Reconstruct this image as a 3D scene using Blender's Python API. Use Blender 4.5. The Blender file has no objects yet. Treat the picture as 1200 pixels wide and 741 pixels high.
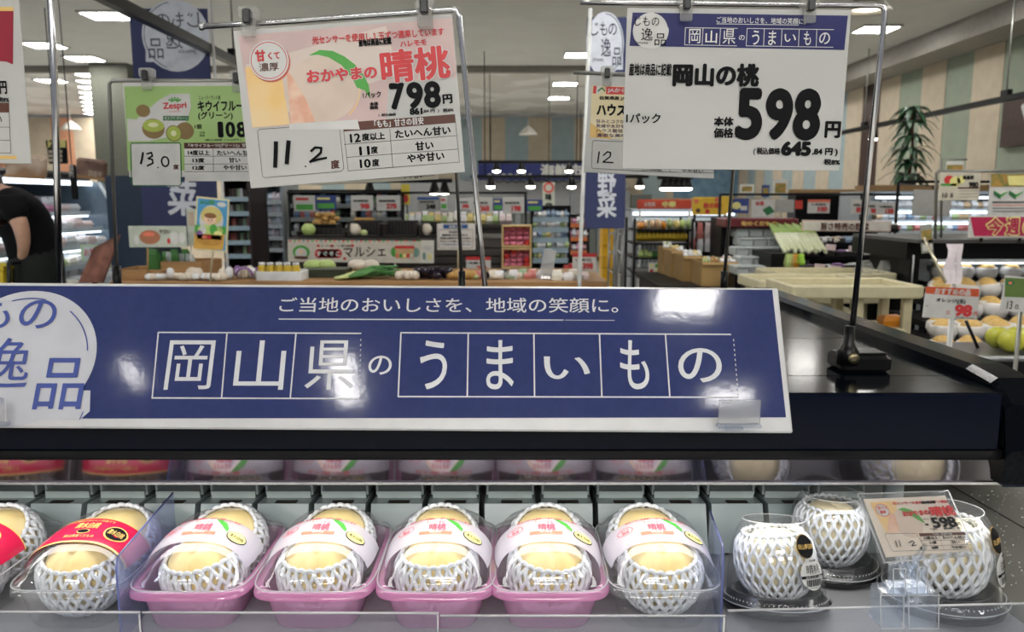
import bpy, math, random
from mathutils import Vector, Matrix, Euler
random.seed(7)
SC = bpy.context.scene; COL = SC.collection
pi = math.pi
R = math.radians

# ---------------------------------------------------------------- camera, world, light, exposure
FPX = 920.0; PITCH = R(8.3); CAMZ = 1.5
cd = bpy.data.cameras.new('camera'); cam = bpy.data.objects.new('camera', cd); COL.objects.link(cam)
cd.sensor_width = 36; cd.lens = 36 * FPX / 1200; cd.clip_start = .02; cd.clip_end = 120
cam.location = (0, 0, CAMZ); cam.rotation_euler = (pi / 2 - PITCH, 0, 0)
cd.dof.use_dof = True; cd.dof.focus_distance = .98; cd.dof.aperture_fstop = 9.0
SC.camera = cam
w = bpy.data.worlds.new('store_air'); SC.world = w; w.use_nodes = True
w.node_tree.nodes['Background'].inputs[0].default_value = (.86, .9, 1, 1)
w.node_tree.nodes['Background'].inputs[1].default_value = .16
vs = SC.view_settings; vs.view_transform = 'Standard'; vs.look = 'None'; vs.gamma = 1; vs.use_curve_mapping = False
vs.exposure = .30
SC.cycles.transparent_max_bounces = 40; SC.cycles.max_bounces = 8; SC.cycles.diffuse_bounces = 3; SC.cycles.glossy_bounces = 3
SC.cycles.caustics_reflective = False; SC.cycles.caustics_refractive = False; SC.cycles.sample_clamp_indirect = 4
PANEL_EMIT = 30.0
def area(name, loc, rot, sx, sy, power, col=(1, 1, 1)):
    l = bpy.data.lights.new(name, 'AREA'); l.shape = 'RECTANGLE'; l.size = sx; l.size_y = sy; l.energy = power; l.color = col
    o = bpy.data.objects.new(name, l); COL.objects.link(o); o.location = loc; o.rotation_euler = rot; return o
# tubes of the chilled case (their housings are built with the case)
area('case_lamp_light', (-.35, .835, CAMZ - .312), (R(-8), 0, 0), 1.9, .03, 1.35, (1, .99, .97))

# ---------------------------------------------------------------- helpers
def P(px, py, Y):
    d = Vector(((px - 600) / FPX, 0, 0)) + Vector((0, math.cos(PITCH), -math.sin(PITCH))) + Vector((0, math.sin(PITCH), math.cos(PITCH))) * ((370.5 - py) / FPX)
    return Vector((0, 0, CAMZ)) + d * (Y / d.y)
MC = {}
def mat(name, c=(.8, .8, .8), r=.5, m=0., e=0., kind='plain', c2=None, sc=20., a=1., tint=None, bump=0., coat=0., spec=.5):
    """procedural material; kind: plain | film (thin clear plastic) | wood | speckle"""
    if name in MC: return MC[name]
    M = bpy.data.materials.new(name); MC[name] = M; M.use_nodes = True
    nt = M.node_tree; N = nt.nodes; L = nt.links; b = N['Principled BSDF']; out = N['Material Output']
    c = tuple(c) + (1,)
    b.inputs['Base Color'].default_value = c; b.inputs['Roughness'].default_value = r; b.inputs['Metallic'].default_value = m
    b.inputs['Coat Weight'].default_value = coat; b.inputs['Coat Roughness'].default_value = .06
    b.inputs['Specular IOR Level'].default_value = spec
    if e: b.inputs['Emission Color'].default_value = c; b.inputs['Emission Strength'].default_value = e
    if kind == 'film':
        N.remove(b)
        tr = N.new('ShaderNodeBsdfTransparent'); tr.inputs[0].default_value = tuple(tint or (1, 1, 1)) + (1,)
        gl = N.new('ShaderNodeBsdfGlossy'); gl.inputs['Roughness'].default_value = r
        df = N.new('ShaderNodeBsdfDiffuse'); df.inputs[0].default_value = c
        tl = N.new('ShaderNodeBsdfTranslucent'); tl.inputs[0].default_value = c
        ad = N.new('ShaderNodeMixShader'); ad.inputs[0].default_value = .5; L.new(df.outputs[0], ad.inputs[1]); L.new(tl.outputs[0], ad.inputs[2])
        m1 = N.new('ShaderNodeMixShader'); m1.inputs[0].default_value = a
        L.new(tr.outputs[0], m1.inputs[1]); L.new(ad.outputs[0], m1.inputs[2])
        lw = N.new('ShaderNodeLayerWeight'); lw.inputs[0].default_value = .5
        pw = N.new('ShaderNodeMath'); pw.operation = 'POWER'; pw.inputs[1].default_value = 4; L.new(lw.outputs['Facing'], pw.inputs[0])
        ml = N.new('ShaderNodeMath'); ml.operation = 'MULTIPLY_ADD'; ml.inputs[1].default_value = .55; ml.inputs[2].default_value = .065; L.new(pw.outputs[0], ml.inputs[0])
        m2 = N.new('ShaderNodeMixShader'); L.new(ml.outputs[0], m2.inputs[0]); L.new(m1.outputs[0], m2.inputs[1]); L.new(gl.outputs[0], m2.inputs[2])
        L.new(m2.outputs[0], out.inputs[0]); return M
    tc = N.new('ShaderNodeTexCoord'); ns = N.new('ShaderNodeTexNoise'); ns.inputs['Scale'].default_value = sc
    src = tc.outputs['Object']
    if kind == 'wood':
        mp = N.new('ShaderNodeMapping'); mp.inputs['Scale'].default_value = (1, 8, 8); L.new(src, mp.inputs[0]); src = mp.outputs[0]
    L.new(src, ns.inputs['Vector'])
    c2 = tuple(c2) + (1,) if c2 else tuple(x * .9 for x in c[:3]) + (1,)
    rp = N.new('ShaderNodeValToRGB'); rp.color_ramp.elements[0].color = c2; rp.color_ramp.elements[1].color = c
    rp.color_ramp.elements[0].position = .35; rp.color_ramp.elements[1].position = .6
    if kind == 'speckle': rp.color_ramp.elements[0].position = .47; rp.color_ramp.elements[1].position = .53
    L.new(ns.outputs[0], rp.inputs[0])
    if not e: L.new(rp.outputs[0], b.inputs['Base Color'])
    if bump:
        bp = N.new('ShaderNodeBump'); bp.inputs['Strength'].default_value = bump; bp.inputs['Distance'].default_value = .002
        L.new(ns.outputs[0], bp.inputs['Height']); L.new(bp.outputs[0], b.inputs['Normal'])
    return M

def tag(o, label=None, cat=None, group=None, kind=None):
    if label: o['label'] = label
    if cat: o['category'] = cat
    if group: o['group'] = group
    if kind: o['kind'] = kind
    return o
def thing(name, label, cat, loc=(0, 0, 0), group=None, rot=None, kind=None):
    o = bpy.data.objects.new(name, None); o.empty_display_size = .05; COL.objects.link(o); o.location = loc
    if rot is not None: o.rotation_euler = rot
    tag(o, label, cat, group, kind); return o
def wm(parent):   # world matrix of a parent, straight from its own values
    M = Matrix.Identity(4); p = parent
    while p is not None: M = p.matrix_basis @ M; p = p.parent
    return M
class Glyphs(list): n = 1

class MB:
    def __init__(s): s.v = []; s.f = []; s.mi = []; s.sm = []; s.m = 0
    def add(s, vs, fs, smooth=False, T=None):
        n = len(s.v)
        s.v += [tuple(T @ Vector(v)) for v in vs] if T is not None else [tuple(v) for v in vs]
        for f in fs: s.f.append(tuple(i + n for i in f)); s.mi.append(s.m); s.sm.append(smooth)
        return s
    def box(s, c, d, T=None, taper=1.0):
        x, y, z = d[0] / 2, d[1] / 2, d[2] / 2; vs = []
        for k, t in ((-1, 1.), (1, taper)):
            for a, b in ((-1, -1), (1, -1), (1, 1), (-1, 1)): vs.append((c[0] + a * x * t, c[1] + b * y * t, c[2] + k * z))
        return s.add(vs, [(3, 2, 1, 0), (4, 5, 6, 7), (0, 1, 5, 4), (1, 2, 6, 5), (2, 3, 7, 6), (3, 0, 4, 7)], T=T)
    def rbox(s, c, d, r=.004, T=None):   # chamfered box
        x, y, z = d[0] / 2, d[1] / 2, d[2] / 2; r = min(r, x * .8, y * .8, z * .8)
        pr = []
        for zz, i in ((-z, r), (-z + r, 0), (z - r, 0), (z, r)):
            X = x - i; Y = y - i
            pr.append([(c[0] + a, c[1] + b, c[2] + zz) for a, b in ((-X + r, -Y), (X - r, -Y), (X, -Y + r), (X, Y - r), (X - r, Y), (-X + r, Y), (-X, Y - r), (-X, -Y + r))])
        return s.loft(pr, caps=True, T=T)
    def loft(s, rings, caps=True, closed=True, smooth=False, T=None):
        vs = [p for r_ in rings for p in r_]; n = len(rings[0]); fs = []
        for j in range(len(rings) - 1):
            for i in range(n if closed else n - 1):
                k = (i + 1) % n; fs.append((j * n + i, j * n + k, (j + 1) * n + k, (j + 1) * n + i))
        if caps: fs.append(tuple(range(n - 1, -1, -1))); fs.append(tuple(range((len(rings) - 1) * n, len(rings) * n)))
        return s.add(vs, fs, smooth, T)
    def tube(s, pts, r, n=8, T=None, caps=True, smooth=True, flat=1.0):
        pts = [Vector(p) for p in pts]; rings = []
        up = None
        for i, p in enumerate(pts):
            a = pts[max(0, i - 1)]; b = pts[min(len(pts) - 1, i + 1)]; t = (b - a).normalized()
            if up is None: up = t.orthogonal().normalized()
            u = (up - t * up.dot(t)); u = u.normalized() if u.length > 1e-6 else t.orthogonal().normalized(); up = u; v = t.cross(u)
            rr = r[i] if isinstance(r, (list, tuple)) else r
            rings.append([p + (u * math.cos(2 * pi * k / n) + v * math.sin(2 * pi * k / n) * flat) * rr for k in range(n)])
        return s.loft(rings, caps, True, smooth, T)
    def lathe(s, prof, n=32, T=None, caps=True, smooth=True, c=(0, 0, 0)):
        return s.loft([[(c[0] + r_ * math.cos(2 * pi * k / n), c[1] + r_ * math.sin(2 * pi * k / n), c[2] + z) for k in range(n)] for r_, z in prof], caps, True, smooth, T)
    def blob(s, c, d, n=10, m=7, T=None, jit=0.):
        rg = []
        for j in range(1, m):
            la = -pi / 2 + pi * j / m; rg.append([(c[0] + d[0] / 2 * math.cos(la) * math.cos(2 * pi * k / n) * (1 + random.uniform(-jit, jit)), c[1] + d[1] / 2 * math.cos(la) * math.sin(2 * pi * k / n) * (1 + random.uniform(-jit, jit)), c[2] + d[2] / 2 * math.sin(la)) for k in range(n)])
        return s.loft(rg, True, True, True, T)
    def build(s, name, ms, parent=None, world=True, recentre=True):
        me = bpy.data.meshes.new(name)
        o = bpy.data.objects.new(name, me); COL.objects.link(o)
        if parent is not None:
            o.parent = parent
            if world: Mi = wm(parent).inverted(); pts = [tuple(Mi @ Vector(v)) for v in s.v]
            else: pts = s.v
        elif recentre and world:
            xs = [v[0] for v in s.v]; ys = [v[1] for v in s.v]; zs = [v[2] for v in s.v]
            sh = Vector(((min(xs) + max(xs)) / 2, (min(ys) + max(ys)) / 2, min(zs))); o.location = sh
            pts = [(v[0] - sh.x, v[1] - sh.y, v[2] - sh.z) for v in s.v]
        else: pts = s.v
        me.from_pydata(pts, [], s.f)
        if not isinstance(ms, (list, tuple)): ms = [ms]
        for m_ in ms: me.materials.append(m_)
        me.polygons.foreach_set('material_index', s.mi); me.polygons.foreach_set('use_smooth', s.sm); me.update()
        return o
def copy_tree(o, parent=None):
    c = o.copy(); COL.objects.link(c); c.parent = parent
    for ch in KIDS.get(o.name, []) or [x for x in o.children]: copy_tree(ch, c)
    return c
KIDS = {}
# materials used everywhere
W = mat('white_paper', (.65, .65, .63), .55)
CR = mat('cream_paper', (.66, .62, .51), .5)
BK = mat('black_ink', (.006, .006, .007), .6, spec=.12)
RED = mat('red_ink', (.62, .035, .04), .5)
CHR = mat('chrome', (.80, .80, .82), .2, 1., c2=(.75, .75, .78))
BLKP = mat('black_plastic', (.006, .006, .007), .3, spec=.25)
NAVY = mat('navy_print', (.022, .035, .17), .35, c2=(.018, .03, .15), sc=60)
CLEAR = mat('clear_plastic', (.9, .93, .95), .05, kind='film', a=.06)
CLEARB = mat('clear_acrylic', (.8, .85, .95), .04, kind='film', a=.10, tint=(.9, .93, .98))

TX = {}
def glyphs(body, bold=0., res=3):
    """outline of the words scaled to a unit box; weight is built up from slightly shifted copies"""
    k = (body, bold, res)
    if k not in TX:
        c = bpy.data.curves.new('t', 'FONT'); c.body = body; c.resolution_u = res; c.space_line = 1.1
        o = bpy.data.objects.new('t', c); me = o.to_mesh()
        v0 = [v.co.copy() for v in me.vertices]; f0 = [tuple(p.vertices) for p in me.polygons]
        o.to_mesh_clear(); bpy.data.objects.remove(o); bpy.data.curves.remove(c)
        b = abs(bold); vs = []; fs = []
        sh = [(0, 0)] if b < .006 else ([(b * .8, 0), (-b * .8, 0), (0, b * .6), (0, -b * .6)] if b < .03 else [(b * math.cos(q * pi / 4), b * .85 * math.sin(q * pi / 4)) for q in range(8)] + [(0, 0)])
        for dx, dy in sh:
            n = len(vs); vs += [(v.x + dx, v.y + dy) for v in v0]; fs += [tuple(i + n for i in f) for f in f0]
        x0 = min(v[0] for v in vs); x1 = max(v[0] for v in vs); y0 = min(v[1] for v in vs); y1 = max(v[1] for v in vs)
        g = Glyphs(((v[0] - x0) / (x1 - x0) - .5, (v[1] - y0) / (y1 - y0) - .5) for v in vs); g.n = len(v0); TX[k] = (g, fs)
    return TX[k]

class Card:
    """flat printed board: a slab with a frame of its own; prints are laid on its face where the photo shows them"""
    def __init__(s, name, label, cat, TL, TR, BL, Yt, Yb=None, m=None, th=.0012, group=None, eps=None, part='card', back=None, yaw=None, ZR=None):
        Yb = Yt if Yb is None else Yb
        Y2 = Yt if ZR is None else ZR
        a = P(*TL, Yt); b = P(*TR, Y2); c = P(*BL, Yb)
        s.x = (b - a).normalized(); dy = (a - c); dy = dy - s.x * dy.dot(s.x); s.y = dy.normalized(); s.z = s.x.cross(s.y)
        s.w = (b - a).length; s.h = dy.length; s.o = a + s.x * s.w / 2 - s.y * s.h / 2
        s.e = eps or .00035 * max(1, Yt * .8)
        rot = Matrix((s.x, s.y, s.z)).transposed()
        s.root = thing(name, label, cat, s.o, group); s.root.rotation_euler = rot.to_euler()
        s.T = Matrix.Translation(s.o) @ rot.to_4x4()
        s.parts = {}; s.mats = {}
        mb = MB(); mb.rbox((0, 0, -th / 2), (s.w, s.h, th), th * .4); s.card = mb.build(part, m or W, s.root, world=False)
        s.Z = None
    def zoom(s, ox, oy, k): s.Z = (ox, oy, k); return s
    def loc(s, x, y):
        if s.Z: x = s.Z[0] + x / s.Z[2]; y = s.Z[1] + y / s.Z[2]
        p = P(x, y, 1.); c0 = Vector((0, 0, CAMZ)); d = p - c0; t = (s.o - c0).dot(s.z) / d.dot(s.z); q = c0 + d * t - s.o
        return q.dot(s.x), q.dot(s.y)
    def _mb(s, part, m):
        if part not in s.parts: s.parts[part] = MB(); s.mats[part] = []
        if m not in s.mats[part]: s.mats[part].append(m)
        s.parts[part].m = s.mats[part].index(m); return s.parts[part]
    def px(s):  # size of one photo pixel here
        k = s.Z[2] if s.Z else 1; return (s.o - Vector((0, 0, CAMZ))).length / FPX / k
    def txt(s, body, xl, yl, xr, yr, h, m=None, bold=0., part='lettering', L=3, mirror=False, res=3, shear=0.):
        a = Vector(s.loc(xl, yl)); b = Vector(s.loc(xr, yr)); d = b - a; wd = d.length; u = d / wd; v = Vector((-u.y, u.x)); c = (a + b) / 2; hh = h * s.px()
        g, fs = glyphs(body, bold, res); k = -1 if mirror else 1
        vs = [(c.x + u.x * (gx * k * wd + shear * gy * hh) + v.x * gy * hh, c.y + u.y * (gx * k * wd + shear * gy * hh) + v.y * gy * hh, s.e * (L + .09 * (i_ // g.n))) for i_, (gx, gy) in enumerate(g)]
        s._mb(part, m or BK).add(vs, fs)
    def rect(s, x0, y0, x1, y1, m, L=1, part='printed_artwork'):
        a = s.loc(x0, y0); b = s.loc(x1, y1); z = s.e * L
        s._mb(part, m).add([(a[0], b[1], z), (b[0], b[1], z), (b[0], a[1], z), (a[0], a[1], z)], [(0, 1, 2, 3)])
    def inner(s, l, b, r, t, m, L=1, part='printed_artwork'):   # fractions of the card
        s._mb(part, m).add([(s.w * (x - .5), s.h * (y - .5), s.e * L) for x, y in ((l, b), (r, b), (r, t), (l, t))], [(0, 1, 2, 3)])
    def poly(s, pts, m, L=1, part='printed_artwork'):
        s._mb(part, m).add([s.loc(*p) + (s.e * L,) for p in pts], [tuple(range(len(pts) - 1, -1, -1))])
    def ell(s, cx, cy, rx, ry, m, L=1, part='printed_artwork', ang=0, a0=0, a1=360, n=28):
        a = s.loc(cx, cy); k = s.px(); ca = math.cos(R(ang)); sa = math.sin(R(ang))
        vs = []
        for i in range(n):
            t = R(a0 + (a1 - a0) * i / (n - (0 if a1 - a0 == 360 else 1))); X = rx * k * math.cos(t); Y = ry * k * math.sin(t)
            vs.append((a[0] + X * ca - Y * sa, a[1] + X * sa + Y * ca, s.e * L))
        s._mb(part, m).add(vs, [tuple(range(n))])
    def line(s, pts, wpx, m, L=2, part='printed_artwork', closed=False):
        q = [Vector(s.loc(*p)) for p in pts]; hw = wpx * s.px() / 2; b = s._mb(part, m); n = len(q)
        for i in range(n if closed else n - 1):
            a = q[i]; c = q[(i + 1) % n]; d = (c - a).normalized(); nn = Vector((-d.y, d.x)) * hw; e = d * hw * .5
            b.add([(p.x, p.y, s.e * L) for p in (a - nn - e, c - nn + e, c + nn + e, a + nn - e)], [(0, 1, 2, 3)])
    def ring(s, cx, cy, rx, ry, wpx, m, L=2, part='printed_artwork', a0=0, a1=360):
        k = s.px(); a = s.loc(cx, cy); b = s._mb(part, m); n = 32; vs = []
        for i in range(n + 1):
            t = R(a0 + (a1 - a0) * i / n)
            for r_ in (-.5, .5): vs.append((a[0] + (rx + r_ * wpx) * k * math.cos(t), a[1] + (ry + r_ * wpx) * k * math.sin(t), s.e * L))
        b.add(vs, [(2 * i, 2 * i + 1, 2 * i + 3, 2 * i + 2) for i in range(n)])
    def done(s):
        for p, b in s.parts.items(): b.build(p, s.mats[p], s.card, world=False)
        return s.root
    def sub(s, mb, name, m): return mb.build(name, m, s.root, world=False)

def boxpx(x0, y0, x1, y1, Y, d, mb=None):
    """world box whose front face fills that picture rectangle at depth Y"""
    c = P((x0 + x1) / 2, (y0 + y1) / 2, Y); k = c.y / FPX * 1.0; a = P(x0, y1, Y); b = P(x1, y0, Y)
    mb = mb or MB(); mb.box(((a.x + b.x) / 2, Y + d / 2, (a.z + b.z) / 2), (abs(b.x - a.x), d, abs(b.z - a.z))); return mb

# ================================================================ STORE SHELL
FLOOR_M = mat('polished_floor', (.64, .63, .58), .2, c2=(.58, .57, .53), sc=1.2)
CEIL_M = mat('near_ceiling_paint', (.74, .74, .72), .9, c2=(.70, .70, .68), sc=2)
CEIL2_M = mat('far_ceiling_paint', (.84, .83, .80), .9, c2=(.66, .64, .60), sc=.9, kind='speckle')
def struct(mb, name, m, parent=None): o = mb.build(name, m, parent); (None if parent else tag(o, kind='structure')); return o
struct(MB().box((0, 9.0, -.05), (26, 26, .1)), 'floor', FLOOR_M)
struct(MB().box((0, 3.4, 3.65), (26, 18.8, .1)), 'ceiling', CEIL_M)
struct(MB().box((0, 17.2, 3.72), (26, 8.8, .1)), 'ceiling_far', CEIL2_M)
tag(bpy.data.objects['ceiling_far'], kind='structure'); bpy.data.objects['ceiling_far'].name = 'ceiling.001'
struct(MB().box((0, 12.75, 3.60), (26, .12, .2)), 'trim_1', mat('beam_edge', (.30, .28, .25), .8))
CREAM = mat('cream_wallpaper', (.58, .50, .38), .8, c2=(.53, .45, .34), sc=5); SAGE = mat('sage_wallpaper', (.31, .36, .28), .85, c2=(.29, .335, .265), sc=5)
BLUEW = mat('pale_blue_wallpaper', (.36, .45, .48), .85, c2=(.33, .42, .45), sc=5); ORANGE = mat('salmon_wallpaper', (.66, .33, .20), .85); BROWN = mat('dark_brown_panel', (.055, .025, .018), .5, kind='wood', c2=(.04, .02, .014), sc=3)
MOTT = mat('mottled_blue_wallpaper', (.20, .33, .44), .9, c2=(.13, .24, .36), sc=5)
# right wall, its striped panels are pieces of it
wr = thing('wall_right', None, None, (5.75, 12, 0), kind='structure')
MB().box((5.82, 12, 1.8), (.1, 22, 3.6)).build('wall_body', CREAM, wr)
y = 7.0; i = 0
while y < 20:
    m_ = (CREAM, SAGE)[i % 2] if y < 12.2 else (CREAM, BLUEW)[i % 2]
    hh = 3.5
    if 12.0 < y < 13.0: m_ = BROWN
    MB().box((5.75 + .004 * (i % 2), y + .31, 2.55), (.03, .612, 1.95)).build('panel', m_, wr); y += .62; i += 1
struct(MB().box((5.50, 10, 3.48), (.55, 20, .26)), 'trim_2', mat('soffit_paint', (.34, .32, .29), .85))
MB().box((5.70, 8.38, 2.40), (.05, 1.9, .56)).build('sign_board', BROWN, wr)
for k_, ch_ in enumerate('VEG'):
    lt = MB(); g, fs = glyphs(ch_, .05); lt.add([(5.665 - .001 * (i_ // g.n), 8.78 - .46 * k_ - gx * .40, 2.40 + gy * .34) for i_, (gx, gy) in enumerate(g)], fs); lt.build('letter', W, wr)
# far wall
wb = thing('wall_back', None, None, (0, 20.3, 0), kind='structure')
MB().box((0, 20.4, 1.8), (24, .1, 3.6)).build('wall_body', CREAM, wb)
def fx(px, Y=20.2): return P(px, 230, Y).x
segs = [(-40, ORANGE), (8, CREAM), (26, ORANGE), (34, CREAM), (63, ORANGE), (89, CREAM), (115, ORANGE), (145, CREAM), (180, BLUEW), (215, CREAM)]
xs_ = [(s_[0], s_[1]) for s_ in segs] + [(px, (CREAM, BLUEW)[k % 2]) for k, px in enumerate(range(241, 800, 27))] + [(790, MOTT), (900, CREAM)]
for k in range(len(xs_) - 1):
    a = fx(xs_[k][0]); b = fx(xs_[k + 1][0]); MB().box(((a + b) / 2, 20.33, 2.6), (b - a, .03, 2.0)).build('panel', xs_[k][1], wb)
# square pillar at the left under the beam
struct(MB().box((P(126, 100, 12.4).x, 12.7, 1.8), (.58, .5, 3.6)), 'pillar', mat('pillar_paint', (.12, .125, .10), .8))
bpy.data.objects['pillar'].name = 'trim_3'
# facade of the back room: grey framed windows under the navy banner
fac = mat('grey_metal_frame', (.30, .32, .34), .5); gls = mat('dim_window', (.16, .18, .17), .25)
wf = thing('window_1', None, None, (1.4, 19.9, 0), kind='structure')
boxpx(470, 212, 735, 250, 19.9, .1).build('header_panel', mat('facade_white', (.34, .35, .36), .6), wf)
for k, px in enumerate(range(476, 736, 32)):
    boxpx(px, 225, px + 6, 300, 19.85, .08).build('mullion', fac, wf)
    boxpx(px + 6, 228, px + 32, 300, 19.95, .03).build('pane', gls, wf)

# ceiling lights
LE = mat('lamp_diffuser', (1, .975, .93), .5, e=PANEL_EMIT); LF = mat('lamp_trim', (.7, .7, .68), .5)
def ceil_light(x, y, label, sx=.62, sy=.62, z=3.6, group='recessed ceiling panels'):
    t = thing('ceiling_light', label, 'ceiling light', (x, y, z), group)
    MB().box((x, y, z - .012), (sx, sy, .02)).build('diffuser', LE, t)
    f = MB(); e = .03
    for a, b, c, d in ((x, y - sy / 2 - e / 2, sx + 2 * e, e), (x, y + sy / 2 + e / 2, sx + 2 * e, e), (x - sx / 2 - e / 2, y, e, sy), (x + sx / 2 + e / 2, y, e, sy)): f.box((a, b, z - .012), (c, d, .024))
    f.build('frame', LF, t)
lights = []
for col_, ys_, nm in ((.98, (6.05, 7.6, 11.7, 13.2, 15.0, 17.0), 'above the centre aisle'), (4.45, (8.1, 10.0, 11.8, 13.6, 15.5, 17.4), 'near the striped right wall'),
                     (-3.25, (6.0, 7.6, 11.3, 13.5, 15.4, 17.4), 'left of centre'), (-4.6, (9.3, 14.5), 'beyond the left banner'), (-6.3, (11, 12, 14.8, 17.5), 'over the left chiller aisle'), (-8.3, (14.6, 17.7), 'in the far left wing')):
    for n_, y in enumerate(ys_):
        ceil_light(col_, y, ('nearest', 'second nearest', 'third nearest', 'fourth nearest', 'fifth nearest', 'farthest')[n_] + ' white square light panel of the row ' + nm, .42, .36, 3.6 if y < 12.7 else 3.67)
for k in range(10):
    y = 13.2 + k * .75; ceil_light(P(118, 200, y).x, y, 'small bright light panel in the long receding row beside the left pillar', .5, .3, 3.67, 'row of light panels beside the left pillar')
    if k > 1: ceil_light(P(133, 200, y).x, y, 'small bright light panel in the shorter receding row right of the left pillar row', .35, .3, 3.67, 'second row of panels by the left pillar')
# the lights of the ceiling overhead and behind the camera: these shine on the cards and show in the glossy board; the widest is added to brighten the packs
for n_, (x, y, sx, sy) in enumerate(((.90, -1.30, .30, .22), (-.92, -1.95, .13, .42), (-2.1, -1.9, .05, .22), (1.28, -2.1, .26, .12), (3.4, -1.2, .6, .6), (-4.4, -1.2, .6, .6), (0.1, -3.1, 1.8, .5), (0.1, -4.6, 1.2, .6), (2.6, -4.6, 1.2, .6), (-2.6, -4.6, 1.2, .6), (-3.2, 2.6, .6, .6), (3.9, 3.0, .6, .6), (.4, 3.2, .6, .6))):
    ceil_light(x, y, 'unseen white ceiling panel overhead, outside the picture', sx, sy, 3.6, 'ceiling panels overhead')

# lighting tracks
def track(name, label, x, z, y0, y1, wires, spots):
    t = thing(name, label, 'lighting track', (x, y0, z))
    MB().box((x, (y0 + y1) / 2, z), (.055, y1 - y0, .06)).build('rail', BLKP, t)
    for yy in wires:
        MB().tube([(x, yy, z), (x, yy, 3.6)], .008, 6).build('hanger_wire', mat('dull_steel', (.3, .3, .28), .4, .7), t)
        MB().box((x, yy, z + .05), (.05, .12, .07)).build('hanger_clip', BLKP, t)
    for yy in spots:
        MB().lathe([(.03, .0), (.06, -.10), (.065, -.13)], 12, c=(x, yy, z - .04)).build('spot_housing', BLKP, t)
        MB().lathe([(.055, 0), (.05, -.02), (.01, -.025)], 12, c=(x, yy, z - .165)).build('spot_bulb', mat('spot_bulb', (1, .93, .8), .4, e=25), t)
track('lighting_track', 'long black lighting track hung on wires before the striped right wall', 4.95, 2.52, 7.0, 12.3, (8.1, 11.3), (11.0,))
track('lighting_track', 'black lighting track crossing the upper left corner in front of the banner', -2.05, 2.52, 2.6, 8.6, (6.0,), ())

# ================================================================ CHILLED CASE (foreground)
GB = mat('gloss_black_enamel', (.002, .003, .005), .12, spec=.10, bump=.02, sc=300); GB2 = mat('gloss_navy_black', (.002, .004, .012), .14, spec=.12)
SS = mat('stainless', (.42, .41, .36), .28, .6, c2=(.38, .37, .33), sc=3); FL = mat('shelf_grey', (.28, .28, .29), .35, c2=(.25, .25, .26), sc=8)
ZD = CAMZ - .21; ZS = CAMZ - .455    # deck top, shelf
case = thing('display_case', 'glossy black chilled display case with grey inner shelf under the long blue board', 'display case', (-.5, 1.3, 0))
XL = -2.2; XR = .545
# deck top plates, with seams between
for a, b in ((.85, .935), (.937, 1.20), (1.202, 1.76)): MB().box(((XL + XR) / 2, (a + b) / 2, ZD - .01), (XR - XL, b - a, .02)).build('deck_plate', GB, case)
MB().rbox(((XL + XR) / 2, .853, ZD - .034), (XR - XL, .012, .066), .003).build('front_panel', GB2, case)
MB().box(((XL + .585) / 2, .856, ZD - .0735), (.585 - XL, .016, .014)).build('recess_strip', BLKP, case)
lip = MB(); lip.add([(XL, .842, CAMZ - .285), (.60, .842, CAMZ - .285), (.60, .868, CAMZ - .320), (XL, .868, CAMZ - .320), (XL, .88, CAMZ - .285), (.60, .88, CAMZ - .285), (.60, .88, CAMZ - .320), (XL, .88, CAMZ - .320)], [(0, 3, 2, 1), (0, 1, 5, 4), (3, 7, 6, 2), (1, 2, 6, 5), (0, 4, 7, 3)])
lip.build('mirror_lip', mat('smoked_mirror', (.16, .15, .17), .10, .9), case)
MB().box(((XL + .6) / 2, .869, CAMZ - .3215), (.6 - XL, .005, .003)).build('lip_edge_trim', CHR, case)
MB().box(((XL + .6) / 2, .90, CAMZ - .302), (.6 - XL, .03, .02)).build('lamp_tube', mat('tube_cover', (.85, .85, .85), .4), case)
# raised rim at the right end
rim = MB(); prof = [(0, 0), (.0, .010), (.008, .016), (.045, .016), (.062, .002), (.062, -.105), (0.0, -.105)]
rings = []
for yy, dz, dx in ((1.78, 0, -.0), (1.6, 0, 0), (1.1, 0, .0), (.93, 0, .003), (.88, -.006, .004), (.85, -.03, .004), (.838, -.08, .002)):
    rings.append([(XR + dx + a, yy, ZD + b + dz if b > -.09 else ZD - .105) for a, b in prof])
rim.loft(rings, True, True, False); rim.build('end_rim', GB, case)
MB().box((.60, 1.45, .62), (.09, .62, 1.24)).build('end_panel', GB, case)
# inner shell: shelf floor, back wall, stainless end
MB().box(((XL + .60) / 2, .87, ZS - .012), (.60 - XL, .40, .024)).build('shelf_floor', FL, case)
MB().box(((XL + .60) / 2, 1.11, ZS + .07), (.60 - XL, .03, .24)).build('inner_back', mat('inner_back_grey', (.30, .32, .31), .5), case)
ss = MB(); q = [Vector((.52, 1.09, ZS)), Vector((.575, .66, ZS)), Vector((.88, .66, ZS + .20)), Vector((.73, 1.09, ZS + .20))]
ss.loft([[tuple(p) for p in q], [(p.x + .012, p.y, p.z - .012) for p in q]]); ss.build('stainless_end', SS, case)
def on_ss(px, py, o=.0008):
    n_ = (q[1] - q[0]).cross(q[3] - q[0]).normalized(); c0 = Vector((0, 0, CAMZ)); d = P(px, py, 1) - c0
    if n_.y > 0: n_ = -n_
    return c0 + d * ((q[0] - c0).dot(n_) / d.dot(n_)) + n_ * o
MB().box((-.5, .9, ZS - .45), (3.2, .9, .84)).build('case_body', BLKP, case)
MB().lathe([(.012, 0), (.013, .03), (.013, .1), (.01, .125)], 16, c=(.525, 1.035, ZS)).build('corner_post', mat('milky_plastic', (.6, .66, .68), .3), case)
MB().tube([on_ss(1112, 568), on_ss(1215, 628)], .0007, 5).build('seam', BLKP, case)
dr = MB()
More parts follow.
